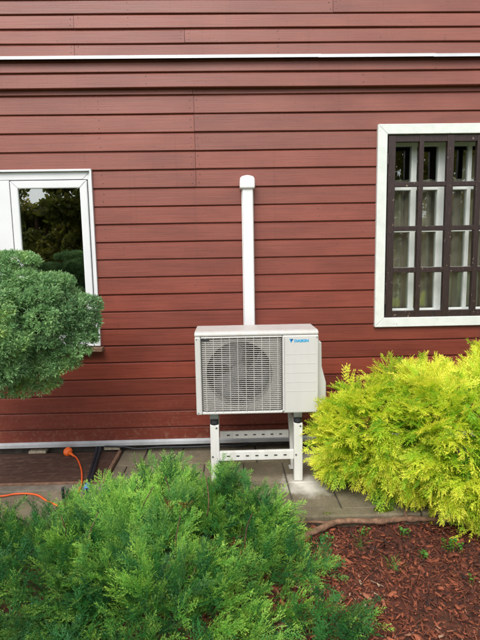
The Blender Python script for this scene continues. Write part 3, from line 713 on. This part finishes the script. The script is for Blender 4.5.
def spray(rg, L=0.2, nodes=14, ang=42, blen=0.09, twig=0.016, tw=0.0034, tsp=0.0085, droop=0.25, flat=0.35, stemw=0.0024):
    """a feathery conifer spray along +X, in the XY plane; returns V, Q, tip"""
    V = []; T = []
    def leafq(p, d, l, wd, tip):
        nrm = np.array([rg.normal(0, 0.55), rg.normal(0, 0.55), 1.0]); side = np.cross(d, nrm); side /= np.linalg.norm(side) + 1e-9
        V.extend([p, p + d * l * 0.42 + side * wd * 0.5, p + d * l, p + d * l * 0.42 - side * wd * 0.5]); T.extend([tip * 0.85, tip * 0.95, min(1, tip * 1.1), tip * 0.95])
    yaw = rg.normal(0, 0.1)
    def axis(t):
        return np.array([L * t, L * (yaw * t * t), -L * droop * t * t])
    for i in range(nodes):
        t = (i + 0.4) / nodes; p = axis(t); d0 = axis(min(1.0, t + 0.05)) - axis(t - 0.05); d0 /= np.linalg.norm(d0)
        # stem piece
        leafq(axis(max(0, t - 0.9 / nodes)), d0, L * 1.9 / nodes, stemw * (1.4 - t), t * 0.5)
        env = (0.35 + 0.65 * math.sin(min(1.0, t * 1.5 + 0.12) * math.pi * 0.5)) * (1 - t ** 2.2) + 0.14
        for sgn in ((1, -1) if rg.random() < 0.55 else ((1,) if i % 2 else (-1,))):
            bl = blen * env * rg.uniform(0.75, 1.15); a = R_(ang + rg.normal(0, 8)) * sgn
            sd = np.array([-d0[1], d0[0], 0]); d = d0 * math.cos(a) + sd * math.sin(a) + np.array([0, 0, rg.normal(0.08, flat)]); d /= np.linalg.norm(d)
            curl = d0 * 0.55
            nt_ = max(2, int(bl / tsp)); q = p.copy(); st_ = bl / nt_
            for j in range(nt_):
                u = (j + 1) / nt_; dd = d + curl * u * 0.5; dd /= np.linalg.norm(dd)
                tl = twig * (1.15 - 0.45 * u) * rg.uniform(0.7, 1.25); tip = min(1.0, 0.25 * t + 0.75 * u) 
                for sg in (1, -1):
                    aa = R_(rg.uniform(28, 55)) * sg
                    perp = np.cross(np.array([0, 0, 1.0]), dd); perp /= np.linalg.norm(perp) + 1e-9
                    d2 = dd * math.cos(aa) + perp * math.sin(aa) + np.array([0, 0, rg.normal(0, flat)]); d2 /= np.linalg.norm(d2)
                    leafq(q, d2, tl, tw, tip)
                leafq(q, dd, st_ * 1.5, tw * 0.8, tip); q = q + dd * st_
            leafq(q, dd, twig * 0.9, tw, 1.0)
    V = np.array(V); T = np.array(T); return V, np.arange(len(V)).reshape(-1, 4), T

def place(templates, pos, dirs, ups, scl, r1, r2, rg):
    """copies of the templates at frames; returns V,Q,attr"""
    dirs = dirs / np.linalg.norm(dirs, axis=1, keepdims=True)
    side = np.cross(ups, dirs); side /= np.linalg.norm(side, axis=1, keepdims=True) + 1e-9
    nrm = np.cross(dirs, side); which = rg.integers(0, len(templates), len(pos)); VV = []; QQ = []; AA = []; off = 0
    for k, (V, Q, T) in enumerate(templates):
        m = np.where(which == k)[0]
        if not len(m): continue
        W = pos[m][:, None, :] + scl[m][:, None, None] * (V[None, :, 0:1] * dirs[m][:, None, :] + V[None, :, 1:2] * side[m][:, None, :] + V[None, :, 2:3] * nrm[m][:, None, :])
        VV.append(W.reshape(-1, 3)); QQ.append((Q[None] + (np.arange(len(m)) * len(V))[:, None, None]).reshape(-1, 4) + off); off += len(m) * len(V)
        AA.append(np.stack([np.broadcast_to(T, (len(m), len(T))), np.broadcast_to(r1[m][:, None], (len(m), len(T))), np.broadcast_to(r2[m][:, None], (len(m), len(T)))], -1).reshape(-1, 3))
    return np.concatenate(VV), np.concatenate(QQ), np.concatenate(AA)

def lump_points(lumps, n, rg, inner=(0.78, 1.02)):
    """points near the outer skin of a union of ellipsoids; lumps = (cx,cy,cz,rx,ry,rz)"""
    L = np.array(lumps); wgt = (L[:, 3] * L[:, 4] + L[:, 3] * L[:, 5] + L[:, 4] * L[:, 5]); wgt /= wgt.sum()
    P = []; Nn = []; cnt = 0
    while cnt < n:
        k = rg.choice(len(L), size=n, p=wgt); d = rg.normal(size=(n, 3)); d /= np.linalg.norm(d, axis=1, keepdims=True)
        s = rg.uniform(inner[0], inner[1], n)[:, None]; p = L[k, :3] + d * L[k, 3:] * s
        ok = np.ones(n, bool)
        for j in range(len(L)):
            q = (((p - L[j, :3]) / L[j, 3:]) ** 2).sum(1); ok &= ~((q < inner[0] ** 2) & (k != j))
        nn = d / L[k, 3:]; nn /= np.linalg.norm(nn, axis=1, keepdims=True)
        P.append(p[ok]); Nn.append(nn[ok]); cnt += ok.sum()
    return np.concatenate(P)[:n], np.concatenate(Nn)[:n]

def branches(tips, dirs, rg, length=(0.2, 0.34), per=9, sag=0.25, spread=36, jit=0.14):
    """arching branches that end at tips heading along dirs; returns frames of sprays set alternately along them"""
    dirs = dirs / np.linalg.norm(dirs, axis=1, keepdims=True); P = []; Dd = []; U = []; S = []; B = []
    for b in range(len(tips)):
        L = rg.uniform(*length); d = dirs[b]; sd = np.cross([0, 0, 1.0], d); sd /= np.linalg.norm(sd) + 1e-9; upv = np.cross(d, sd)
        roll = rg.normal(0, 0.45); sd, upv = sd * math.cos(roll) + upv * math.sin(roll), upv * math.cos(roll) - sd * math.sin(roll)
        n = per + rg.integers(-2, 3)
        for k in range(n):
            u = (k + 0.5) / n
            pos = tips[b] - d * L * (1 - u) - np.array([0, 0, sag * L * (1 - u) ** 2])
            a = R_(spread + rg.normal(0, 9)) * (1 if k % 2 else -1) * (1.15 - 0.75 * u)
            if k == n - 1: a = rg.normal(0, 0.08)
            P.append(pos); Dd.append(d * math.cos(a) + sd * math.sin(a) + upv * 0.12 + rg.normal(0, jit, 3)); U.append(upv + rg.normal(0, 0.2, 3)); S.append((0.72 + 0.4 * math.sin(math.pi * min(1, u * 1.2))) * rg.uniform(0.8, 1.1)); B.append(b)
    return np.array(P), np.array(Dd), np.array(U), np.array(S), np.array(B)

def vnoise(P, f, seed):
    """cheap smooth 3D variation in 0..1"""
    r = np.random.default_rng(seed); s = np.zeros(len(P))
    for i in range(5):
        k = r.normal(size=3) * f * (0.6 + 0.35 * i); s += np.sin(P @ k + r.uniform(0, 6.28)) / (1 + 0.3 * i)
    return np.clip(0.5 + s * 0.22, 0, 1)

# ------------------------------------------------------------------ juniper, lower left
rg = np.random.default_rng(5)
jun = thing('juniper_shrub', 'low spreading bright green juniper filling the bed at lower left', 'shrub', (-0.35, -1.4, BED_Z))
jt = [spray(rg, L=rg.uniform(0.15, 0.22), nodes=9, ang=32, blen=0.072, twig=0.021, tw=0.0048, tsp=0.0155, droop=rg.uniform(-0.2, 0.2), flat=0.3) for _ in range(9)]
JL = [(-0.42, -1.22, -0.05, 0.42, 0.33, 0.36), (-0.36, -1.02, -0.05, 0.28, 0.20, 0.39), (-0.04, -1.05, -0.05, 0.26, 0.24, 0.36), (0.14, -1.10, -0.05, 0.20, 0.20, 0.27), (-0.80, -1.18, -0.05, 0.40, 0.30, 0.24), (-1.15, -1.25, -0.05, 0.30, 0.30, 0.22), (-0.66, -1.04, -0.05, 0.30, 0.18, 0.19), (0.14, -1.20, -0.05, 0.18, 0.20, 0.20),
      (0.20, -1.44, -0.05, 0.26, 0.22, 0.20), (-0.30, -1.62, -0.05, 0.50, 0.30, 0.30), (-0.95, -1.52, -0.05, 0.45, 0.38, 0.25), (-0.62, -1.45, -0.05, 0.3, 0.25, 0.28), (0.33, -1.74, -0.05, 0.20, 0.13, 0.10), (0.24, -1.76, -0.05, 0.2, 0.13, 0.12), (0.36, -1.73, -0.05, 0.15, 0.12, 0.08), (-0.25, -1.95, -0.05, 0.6, 0.25, 0.18), (-0.9, -1.85, -0.05, 0.4, 0.25, 0.14)]
p, nn = lump_points(JL, 920, rg, (0.80, 1.03)); ok = (p[:, 2] > -0.02) & (p[:, 1] > -2.0) & (p[:, 0] > -1.35); p = p[ok]; nn = nn[ok]
out = p - np.array([-0.35, -1.35, -0.25]); out /= np.linalg.norm(out, axis=1, keepdims=True)
sw = np.stack([vnoise(p, 4, 71), vnoise(p, 4, 72), vnoise(p, 4, 73)], -1) - 0.5
d = 0.8 * out + 0.35 * nn + 1.2 * sw + rg.normal(0, 0.15, p.shape); d[:, 2] = np.clip(d[:, 2], 0.0, 0.9) * 0.62 + 0.09
tip_r = np.clip(0.85 * vnoise(p, 8, 3) + 0.6 * rg.random(len(p)) - 0.25, 0, 1)
p, d, up, sc, bi = branches(p, d, rg, (0.16, 0.30), 8, 0.3, 38, 0.16); n_ = len(p); sc = sc * 0.68
r1 = np.clip(tip_r[bi] * 0.85 + rg.normal(0, 0.08, n_), 0, 1); r2 = np.clip(0.55 * tip_r[bi] + rg.normal(0.2, 0.2, n_), 0, 1)
# inner sprays darker: shade between the branches put into their colour
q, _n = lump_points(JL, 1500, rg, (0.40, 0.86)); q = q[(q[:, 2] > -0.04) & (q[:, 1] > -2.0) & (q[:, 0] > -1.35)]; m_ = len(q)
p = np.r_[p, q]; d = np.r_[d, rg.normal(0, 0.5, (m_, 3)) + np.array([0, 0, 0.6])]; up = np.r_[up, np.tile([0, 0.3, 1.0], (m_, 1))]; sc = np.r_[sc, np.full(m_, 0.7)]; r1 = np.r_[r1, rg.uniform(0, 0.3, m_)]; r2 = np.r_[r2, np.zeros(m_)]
V, Q, A = place(jt, p, d, up, sc, r1, r2, rg)
tag(np_mesh('foliage', V, Q, 'juniper_leaf', jun, A), kind='stuff')
dp = np.array([(-0.27, -1.28, 0.24), (-0.24, -1.30, 0.235), (-0.28, -1.32, 0.22), (-0.22, -1.26, 0.235), (0.02, -1.50, 0.10)]) ; dd_ = rg.normal(0, 0.5, (5, 3)) + np.array([0.2, -0.5, 0.7])
V, Q, A = place(jt[:3], dp, dd_, np.tile([0, 0, 1.0], (5, 1)), np.full(5, 0.5), np.full(5, 0.5), np.full(5, 0.5), rg)
keep(np_mesh('dead_sprays', V, Q, 'dry_brown', None, A), jun)
br = MB()
for i in range(30):
    a = rg.uniform(0, 6.28); r = rg.uniform(0.12, 0.3); e = Vector((-0.35 + r * 1.1 * math.cos(a), -1.35 + r * 0.62 * math.sin(a), rg.uniform(0.02, 0.14)))
    s = Vector((-0.35, -1.38, -0.07)); mid = s.lerp(e, 0.5) + Vector((rg.normal(0, 0.05), rg.normal(0, 0.05), 0.05))
    br.tube(spline([s, mid, e], 4), [0.009 - 0.0008 * k for k in range(9)], 6)
keep(br.build('stems', 'bark_brown', None, smooth=True), jun)
for (x, y, z) in ((-0.42, -1.24, 0.20), (-0.50, -1.22, 0.18), (-0.30, -1.20, 0.24), (-0.62, -1.40, 0.16), (-0.12, -1.22, 0.22), (-0.25, -1.42, 0.16), (-0.75, -1.30, 0.12), (0.05, -1.30, 0.12)):
    e = Vector((x + rg.normal(0, 0.03), y - 0.02 + rg.normal(0, 0.03), z + 0.12)); keep(MB().tube(spline([(x, y, z - 0.06), (x + 0.01, y - 0.01, z + 0.03), e], 3), [0.0036, 0.0034, 0.0032, 0.003, 0.0027, 0.0024, 0.002], 6).build('twig', 'bark_brown', None, smooth=True), jun)

# ------------------------------------------------------------------ golden conifer, right
gol = thing('golden_conifer', 'rounded golden yellow conifer shrub overhanging the paving at right', 'shrub', (1.35, -1.0, BED_Z))
gt = [spray(rg, L=rg.uniform(0.13, 0.19), nodes=9, ang=34, blen=0.070, twig=0.0215, tw=0.0058, tsp=0.0155, droop=rg.uniform(0.1, 0.55), flat=0.22) for _ in range(9)]
GL = [(1.30, -0.85, 0.36, 0.52, 0.42, 0.44), (0.85, -0.70, 0.34, 0.34, 0.30, 0.29), (0.66, -0.62, 0.24, 0.20, 0.20, 0.20), (1.08, -0.64, 0.48, 0.34, 0.28, 0.27), (1.18, -0.92, 0.38, 0.28, 0.22, 0.27), (1.34, -0.98, 0.34, 0.24, 0.20, 0.24), (0.78, -0.66, 0.42, 0.24, 0.22, 0.20),
      (1.55, -1.05, 0.30, 0.45, 0.36, 0.42), (1.22, -1.02, 0.18, 0.25, 0.16, 0.16), (1.75, -0.75, 0.5, 0.5, 0.45, 0.48), (0.95, -0.78, 0.16, 0.26, 0.20, 0.14)]
p, nn = lump_points(GL, 1020, rg, (0.84, 1.04)); ok = (p[:, 2] > 0.02) & (nn[:, 1] < 0.5) & (p[:, 0] < 1.8); p = p[ok]; nn = nn[ok]
sw = np.stack([vnoise(p, 6, 81), vnoise(p, 6, 82), vnoise(p, 6, 83)], -1) - 0.5
d = nn * 0.9 + 0.9 * sw + rg.normal(0, 0.18, p.shape) + np.array([-0.08, -0.08, 0.22]); tip_r = np.clip(0.4 * vnoise(p, 7, 9) + 0.45 * rg.random(len(p)) + 0.22, 0, 1)
p, d, up, sc, bi = branches(p, d, rg, (0.15, 0.28), 7, -0.1, 36, 0.16); n_ = len(p); sc = sc * 0.74
r1 = np.clip(tip_r[bi] * 0.9 + rg.normal(0.02, 0.10, n_), 0, 1); r2 = np.clip(0.5 + 0.4 * tip_r[bi] + rg.normal(0, 0.2, n_), 0, 1)
q, nq = lump_points(GL, 1900, rg, (0.35, 0.86)); kq = (q[:, 2] > 0.03) & (q[:, 0] < 1.8) & (nq[:, 1] < 0.7); nq = nq[kq]; q = q[kq]; m_ = len(q)
p = np.r_[p, q]; d = np.r_[d, nq + rg.normal(0, 0.5, (m_, 3))]; up = np.r_[up, np.tile([0, 0.3, 1.0], (m_, 1))]; sc = np.r_[sc, np.full(m_, 0.8)]; r1 = np.r_[r1, rg.uniform(0.05, 0.5, m_)]; r2 = np.r_[r2, rg.uniform(0, 0.4, m_)]
# long leading shoots and the low branch trailing over the mulch
ex = np.array([(0.70, -0.64, 0.56), (0.86, -0.66, 0.50), (1.02, -0.7, 0.52), (1.30, -0.95, 0.06), (1.35, -1.08, 0.02), (1.22, -1.1, 0.0)])
ed = np.array([(-0.2, 0.0, 1.0), (0.0, 0, 1.0), (0.1, 0, 1), (-0.7, -0.6, -0.1), (-0.6, -0.75, -0.1), (-0.9, -0.2, -0.05)])
p = np.r_[p, ex]; d = np.r_[d, ed]; up = np.r_[up, np.array([[0, -1, 0.2]] * 3 + [[0, 0, 1.0]] * 3)]
sc = np.r_[sc, [1.0, 0.9, 0.9, 1.2, 1.2, 1.1]]; r1 = np.r_[r1, [0.8] * 6]; r2 = np.r_[r2, [0.8] * 6]
V, Q, A = place(gt, p, d, up, sc, r1, r2, rg)
tag(np_mesh('foliage', V, Q, 'gold_leaf', gol, A), kind='stuff')
br = MB()
for i in range(30):
    k = GL[rg.integers(0, len(GL))]; e = Vector(k[:3]) + Vector(rg.normal(0, 0.2, 3) * np.array(k[3:]))
    e.z = max(e.z, 0.05); s = Vector((1.38, -0.98, -0.07)); mid = s.lerp(e, 0.45) + Vector((0, 0, 0.06))
    br.tube(spline([s, mid, e], 4), [0.016 - 0.0015 * j for j in range(9)], 6)
keep(br.build('stems', 'bark_brown', None, smooth=True), gol)

# ------------------------------------------------------------------ dwarf conifer, left
dw = thing('dwarf_conifer', 'bluish green dwarf conifer with layered crown in front of white window', 'tree', (-1.45, -0.85, BED_Z))
def tuft(rg, n=12, l=0.025, wd=0.0058):
    V = []; T = []
    for k in range(n):
        th = math.acos(1 - rg.random() * 0.85); ph = rg.uniform(0, 6.28); d = np.array([math.cos(th), math.sin(th) * math.cos(ph), math.sin(th) * math.sin(ph)])
        side = np.cross(d, rg.normal(size=3)); side /= np.linalg.norm(side) + 1e-9; p0 = np.array([-0.008, 0, 0]) + d * 0.004; ll = l * rg.uniform(0.6, 1.15)
        V += [p0, p0 + d * ll * 0.62 + side * wd / 2, p0 + d * ll, p0 + d * ll * 0.62 - side * wd / 2]; T += [0.1, 0.6, 1.0, 0.6]
    V = np.array(V); return V, np.arange(len(V)).reshape(-1, 4), np.array(T)
dt = [tuft(rg) for _ in range(10)]
DL = []
for i in range(90):
    a = rg.uniform(0, 6.28); zz = rg.uniform(-1, 1); rr = math.sqrt(1 - zz * zz); f = rg.uniform(0.60, 0.90)
    DL.append((-1.36 + 0.60 * f * rr * math.cos(a), -0.80 + 0.40 * f * rr * math.sin(a), 1.01 + 0.36 * f * zz, rg.uniform(0.07, 0.14), rg.uniform(0.07, 0.13), rg.uniform(0.045, 0.085)))
DL += [(-0.78, -0.78, 1.11, 0.12, 0.12, 0.06), (-0.86, -0.82, 1.00, 0.13, 0.12, 0.07), (-0.92, -0.8, 1.24, 0.13, 0.12, 0.05), (-1.10, -0.8, 1.35, 0.14, 0.12, 0.05), (-0.95, -0.84, 0.86, 0.14, 0.12, 0.07), (-1.02, -0.82, 0.72, 0.13, 0.12, 0.06), (-1.2, -0.9, 0.70, 0.15, 0.12, 0.06), (-0.80, -0.80, 0.96, 0.11, 0.11, 0.06), (-0.84, -0.84, 0.88, 0.12, 0.12, 0.05), (-1.36, -0.76, 1.0, 0.50, 0.26, 0.30), (-0.90, -0.80, 1.06, 0.14, 0.13, 0.10), (-0.90, -0.80, 0.95, 0.14, 0.13, 0.09), (-1.22, -0.8, 1.33, 0.16, 0.12, 0.05), (-1.12, -0.8, 1.27, 0.16, 0.12, 0.05), (-1.3, -0.85, 1.38, 0.16, 0.12, 0.05), (-1.05, -0.82, 1.16, 0.18, 0.13, 0.06), (-0.77, -0.80, 1.04, 0.10, 0.10, 0.08), (-0.79, -0.80, 0.95, 0.10, 0.10, 0.08), (-0.90, -0.82, 0.82, 0.12, 0.10, 0.08), (-1.05, -0.85, 0.70, 0.14, 0.10, 0.07)]
for i in range(34):
    a = rg.uniform(-1.9, 0.6); zz = rg.uniform(-0.85, 0.85); rr = math.sqrt(1 - zz * zz)
    DL.append((-1.34 + 0.52 * rr * math.cos(a), -0.80 + 0.34 * rr * math.sin(a), 1.0 + 0.33 * zz, rg.uniform(0.07, 0.11), rg.uniform(0.07, 0.10), rg.uniform(0.06, 0.09)))
p, nn = lump_points(DL, 34000, rg, (0.72, 1.0)); ok = (nn[:, 2] > -0.55); p = p[ok]; nn = nn[ok]; n_ = len(p)
out = p - np.array([-1.36, -0.8, 0.9]); out /= np.linalg.norm(out, axis=1, keepdims=True)
d = nn * 0.55 + out * 0.5 + rg.normal(0, 0.45, p.shape) + np.array([0, 0, 0.15]); up = np.tile([0, 0, 1.0], (n_, 1)) + rg.normal(0, 0.5, p.shape)
sc = rg.uniform(0.55, 1.05, n_); r1 = np.clip(0.7 * vnoise(p, 10, 21) + 0.4 * rg.random(n_) - 0.05, 0, 1); r2 = rg.beta(2, 2.2, n_)
V, Q, A = place(dt, p, d, up, sc, r1, r2, rg)
cr = np_mesh('crown', V, Q, 'dwarf_leaf', dw, A); tag(cr, kind='stuff')
tk = MB(); tk.tube(spline([(-1.45, -0.85, -0.08), (-1.46, -0.84, 0.3), (-1.43, -0.83, 0.65), (-1.38, -0.8, 1.0), (-1.36, -0.8, 1.2)], 5), [0.042 - 0.0015 * k for k in range(21)], 10)
for i in range(26):
    L_ = DL[i]; s = Vector((-1.40, -0.81, 0.78 + 0.3 * rg.random())); e = Vector(L_[:3]); tk.tube(spline([s, s.lerp(e, 0.5) + Vector((0, 0, 0.03)), e], 3), [0.014, 0.012, 0.011, 0.009, 0.008, 0.006, 0.004], 6)
keep(tk.build('trunk', 'bark_brown', None, smooth=True), dw)

# ------------------------------------------------------------------ bark mulch, branch, weeds
def chips(n):
    x = rg.uniform(-0.2, 2.1, n); y = rg.uniform(-2.3, -0.975, n); m = np.ones(n, bool)
    z = np.array([bed_h(a, b_) for a, b_ in zip(x, y)]) + rg.uniform(-0.002, 0.022, n)
    L = rg.gamma(2.5, 0.0064, n).clip(0.005, 0.055); W = np.maximum(L * rg.uniform(0.08, 0.5, n), 0.0022); fib = rg.random(n) < 0.2; W = np.where(fib, 0.0022, W); L = np.where(fib, np.minimum(L * 1.8, 0.06), L); H = W * rg.uniform(0.12, 0.35, n)
    base = np.array([(-1, -1, -1), (1, -0.8, -1), (0.8, 1, -1), (-0.85, 0.9, -1), (-0.9, -0.8, 1), (0.9, -0.7, 1), (0.7, 0.85, 1), (-0.8, 0.8, 1)], float) * 0.5
    loc = base[None] * np.stack([L, W, H], -1)[:, None, :] * rg.uniform(0.65, 1.2, (n, 8, 3))
    loc[:, :, 2] += (np.stack([L, L], -1)[:, :1] * 0.12) * (base[None, :, 0] ** 2) * rg.normal(0, 1.2, (n, 1))
    az = rg.uniform(0, 6.283, n); ti = rg.normal(0, 0.36, n); ro = rg.normal(0, 0.55, n)
    ca, sa, ct, s_t, cr_, sr = np.cos(az), np.sin(az), np.cos(ti), np.sin(ti), np.cos(ro), np.sin(ro)
    Z0 = np.zeros(n); O1 = np.ones(n)
    Rz = np.stack([ca, -sa, Z0, sa, ca, Z0, Z0, Z0, O1], -1).reshape(n, 3, 3); Ry = np.stack([ct, Z0, s_t, Z0, O1, Z0, -s_t, Z0, ct], -1).reshape(n, 3, 3)
    Rx = np.stack([O1, Z0, Z0, Z0, cr_, -sr, Z0, sr, cr_], -1).reshape(n, 3, 3); RR = Rz @ Ry @ Rx
    W3 = np.einsum('nij,nkj->nki', RR, loc) + np.stack([x, y, z], -1)[:, None, :]
    F = np.array([(4, 5, 6, 7), (0, 1, 5, 4), (1, 2, 6, 5), (2, 3, 7, 6), (3, 0, 4, 7)])
    QQ = (F[None] + (np.arange(n) * 8)[:, None, None]).reshape(-1, 4); r = np.clip(rg.beta(2.0, 1.9, n) + 0.35 * (vnoise(np.stack([x, y, z], -1), 6, 5) - 0.5), 0, 1)
    A = np.stack([np.zeros((n, 8)), np.repeat(r[:, None], 8, 1), np.zeros((n, 8))], -1).reshape(-1, 3)
    return W3.reshape(-1, 3), QQ, A
V, Q, A = chips(35000)
tag(np_mesh('bark_mulch', V, Q, 'bark_chip', None, A), 'reddish brown bark chips covering the bed at lower right', 'mulch', kind='stuff')

fb = thing('fallen_branch', 'bare brown branch lying along the front of the kerb', 'branch', (0.75, -0.99, -0.04))
pts = spline([(0.24, -1.14, -0.04), (0.33, -1.095, -0.035), (0.43, -1.045, -0.028), (0.52, -0.995, -0.022), (0.60, -0.985, -0.020), (0.75, -0.992, -0.022), (0.90, -0.985, -0.019), (1.02, -0.987, -0.022), (1.15, -0.985, -0.024)], 6)
keep(MB().tube(pts, [0.018 - 0.007 * i / len(pts) + 0.0016 * math.sin(i * 1.9) + (0.004 if i in (30, 31, 37, 38) else 0) for i in range(len(pts))], 9).build('limb', 'branch_bark', None, smooth=True), fb)
keep(MB().tube(spline([(0.905, -0.985, -0.015), (0.898, -0.975, 0.012), (0.915, -0.965, 0.03)], 3), [0.009, 0.0085, 0.008, 0.007, 0.0065, 0.006, 0.005], 7).build('stub', 'branch_bark', None, smooth=True), fb)
keep(MB().tube(spline([(0.50, -1.0, -0.018), (0.42, -0.985, -0.02), (0.34, -0.982, -0.022), (0.27, -0.985, -0.028)], 4), [0.008 - 0.0003 * i for i in range(13)], 7).build('twig', 'branch_bark', None, smooth=True), fb)

def blades(n, cx, cy, cz, rx, ry, h, wd, rg, lean=0.5):
    V = []; T = []
    for _ in range(n):
        a = rg.uniform(0, 6.28); r = math.sqrt(rg.random()); p = np.array([cx + rx * r * math.cos(a), cy + ry * r * math.sin(a), cz]); hh = h * rg.uniform(0.5, 1.1)
        t = np.array([rg.normal(0, lean), rg.normal(0, lean), 1.0]); t /= np.linalg.norm(t); s = np.cross(t, [math.cos(a), math.sin(a), 0.1]); s /= np.linalg.norm(s)
        V += [p, p + t * hh * 0.5 + s * wd / 2, p + t * hh + np.array([t[0], t[1], -0.25]) * hh * 0.25, p + t * hh * 0.5 - s * wd / 2]; T += [0, 0.5, 1, 0.5]
    V = np.array(V); n4 = len(V) // 4
    return V, np.arange(len(V)).reshape(-1, 4), np.stack([np.array(T), np.repeat(rg.random(n4), 4), np.repeat(rg.random(n4), 4)], -1)
def join(parts):
    off = 0; VV = []; QQ = []; AA = []
    for V, Q, A in parts: VV.append(V); QQ.append(Q + off); AA.append(A); off += len(V)
    return np.concatenate(VV), np.concatenate(QQ), np.concatenate(AA)
V, Q, A = blades(900, 0.80, -0.925, 0.0, 0.05, 0.022, 0.014, 0.004, rg)
tag(np_mesh('moss', V, Q, 'moss_leaf', None, A), 'small cushion of green moss on top of the kerb', 'moss', kind='stuff')
V, Q, A = join([blades(60, x, y, -0.002, 0.03, 0.012, 0.010, 0.004, rg) for x, y in ((1.05, -0.93), (1.0, -0.935), (0.5, -0.94))])
tag(np_mesh('moss', V, Q, 'moss_leaf', None, A), 'thin moss specks along the kerb joint', 'moss', kind='stuff')

def broad(n, cx, cy, cz, rad, ls, rg):
    """small broad leaves on short stalks, folded along the midrib"""
    V = []; A = []
    for _ in range(n):
        a = rg.uniform(0, 6.28); r = rad * math.sqrt(rg.random()); c = np.array([cx + r * math.cos(a), cy + r * math.sin(a), cz + rg.uniform(0.01, 0.035)])
        az = rg.uniform(0, 6.28); d = np.array([math.cos(az), math.sin(az), rg.normal(0.1, 0.3)]); s = np.array([-math.sin(az), math.cos(az), rg.normal(0, 0.3)]); l = ls * rg.uniform(0.6, 1.2); w_ = l * 0.36; u = np.array([0, 0, l * 0.12])
        q = [c, c + d * l * 0.3 + s * w_ + u, c + d * l * 0.75 + s * w_ * 0.7 + u, c + d * l]
        q2 = [c, c + d * l, c + d * l * 0.75 - s * w_ * 0.7 + u, c + d * l * 0.3 - s * w_ + u]; rv = rg.random()
        V += q + q2; A += [(0.5, rv, 0.5)] * 8
        st_ = np.array([c[0] - d[0] * 0.006, c[1] - d[1] * 0.006, cz - 0.01]); V += [st_, st_ + [0.0012, 0, 0], c + [0.0012, 0, 0], c]; A += [(0, rv, 0)] * 4
    V = np.array(V); return V, np.arange(len(V)).reshape(-1, 4), np.array(A)
weeds = [('weed', 0.66, -1.06, 14, 0.028, 0.015, 'patch of small green weeds in the mulch just below the fallen branch'),
         ('weed', 0.86, -1.08, 16, 0.032, 0.015, 'patch of small leafy weeds between branch and mulch, right of centre'),
         ('weed', 1.05, -1.19, 34, 0.05, 0.017, 'larger bright green weed under the low golden branch'),
         ('weed', 0.88, -1.25, 8, 0.018, 0.02, 'little green seedling in the middle of the mulch'),
         ('weed', 1.02, -1.44, 4, 0.016, 0.02, 'clover seedling of few round leaves at lower right of the mulch'),
         ('weed', 0.46, -1.12, 14, 0.032, 0.015, 'green weeds between the juniper and the fallen branch')]
for (nm, x, y, n, rad, ls, lab) in weeds:
    V, Q, A = broad(n, x, y, bed_h(x, y) + 0.012, rad, ls, rg)
    tag(np_mesh(nm, V, Q, 'weed_leaf', None, A), lab, 'weed', 'weeds in the mulch')
for (x, y, lab) in ((0.72, -1.33, 'thin grass tuft in the mulch left of the seedling'), (0.62, -1.15, 'thin grass tuft near the bend of the fallen branch')):
    V, Q, A = blades(45, x, y, bed_h(x, y) + 0.005, 0.03, 0.045, 0.05, 0.0022, rg, 0.8)
    tag(np_mesh('grass_tuft', V, Q, 'weed_leaf', None, A), lab, 'grass', 'grass tufts in the mulch')

# ------------------------------------------------------------------ garden behind the camera (seen in the window panes)
def tree(x, y, h, rad, label, seed, nl=7000):
    r = np.random.default_rng(seed); t = thing('garden_tree', label, 'tree', (x, y, -0.13), 'garden trees mirrored in the panes')
    m = MB(); m.tube(spline([(x, y, -0.13), (x + 0.1, y, h * 0.3), (x - 0.05, y + 0.1, h * 0.62), (x, y, h * 0.9)], 4), [0.16 - 0.011 * k for k in range(13)], 9)
    lumps = []
    for i in range(26):
        a = r.uniform(0, 6.28); zz = r.uniform(0.12, 1.0); rr = rad * (0.35 + 0.65 * math.sin(min(1, zz * 0.95 + 0.1) * math.pi)) * r.uniform(0.5, 1)
        c = (x + rr * math.cos(a), y + rr * math.sin(a), h * zz); s = rad * r.uniform(0.2, 0.4); lumps.append((*c, s, s, s * 0.7))
        m.tube(spline([(x, y, h * zz * 0.7), ((x + c[0]) / 2, (y + c[1]) / 2, h * zz * 0.88), c], 3), [0.05, 0.045, 0.04, 0.032, 0.026, 0.02, 0.012], 6)
    keep(m.build('trunk', 'bark_brown', None, smooth=True), t)
    p, nn = lump_points(lumps, nl, r, (0.55, 1.0)); l = r.uniform(0.09, 0.17, nl)[:, None]
    d = r.normal(size=p.shape); d /= np.linalg.norm(d, axis=1, keepdims=True); s = np.cross(d, r.normal(size=p.shape)); s /= np.linalg.norm(s, axis=1, keepdims=True)
    V = np.stack([p, p + d * l * 0.5 + s * l * 0.3, p + d * l, p + d * l * 0.5 - s * l * 0.3], 1).reshape(-1, 3)
    r1 = np.clip(vnoise(p, 1.5, seed) * 0.7 + 0.4 * r.random(nl) - 0.1, 0, 1); A = np.stack([np.tile([0, 0.5, 1, 0.5], nl), np.repeat(r1, 4), np.repeat(r.random(nl), 4)], -1)
    tag(np_mesh('crown', V, np.arange(len(V)).reshape(-1, 4), 'tree_leaf', t, A), kind='stuff')
tree(-3.0, -8.2, 4.2, 1.35, 'leafy garden tree mirrored in the middle of the left window pane', 31, 20000)
tree(-6.3, -10.5, 3.6, 1.6, 'leafy garden tree mirrored at the left edge of the left window pane', 32, 9000)
tree(-4.9, -9.6, 2.75, 1.5, 'low bushy garden tree mirrored at lower left of the left window pane', 36, 12000)
tree(0.9, -11.0, 4.6, 1.8, 'leafy garden tree far behind the photographer, barely mirrored', 33, 9000)
tree(4.6, -8.4, 3.9, 1.6, 'leafy garden tree mirrored in the lattice window', 34, 12000)
tree(8.0, -11.5, 4.4, 1.9, 'leafy garden tree mirrored at the right of the lattice window', 35, 9000)
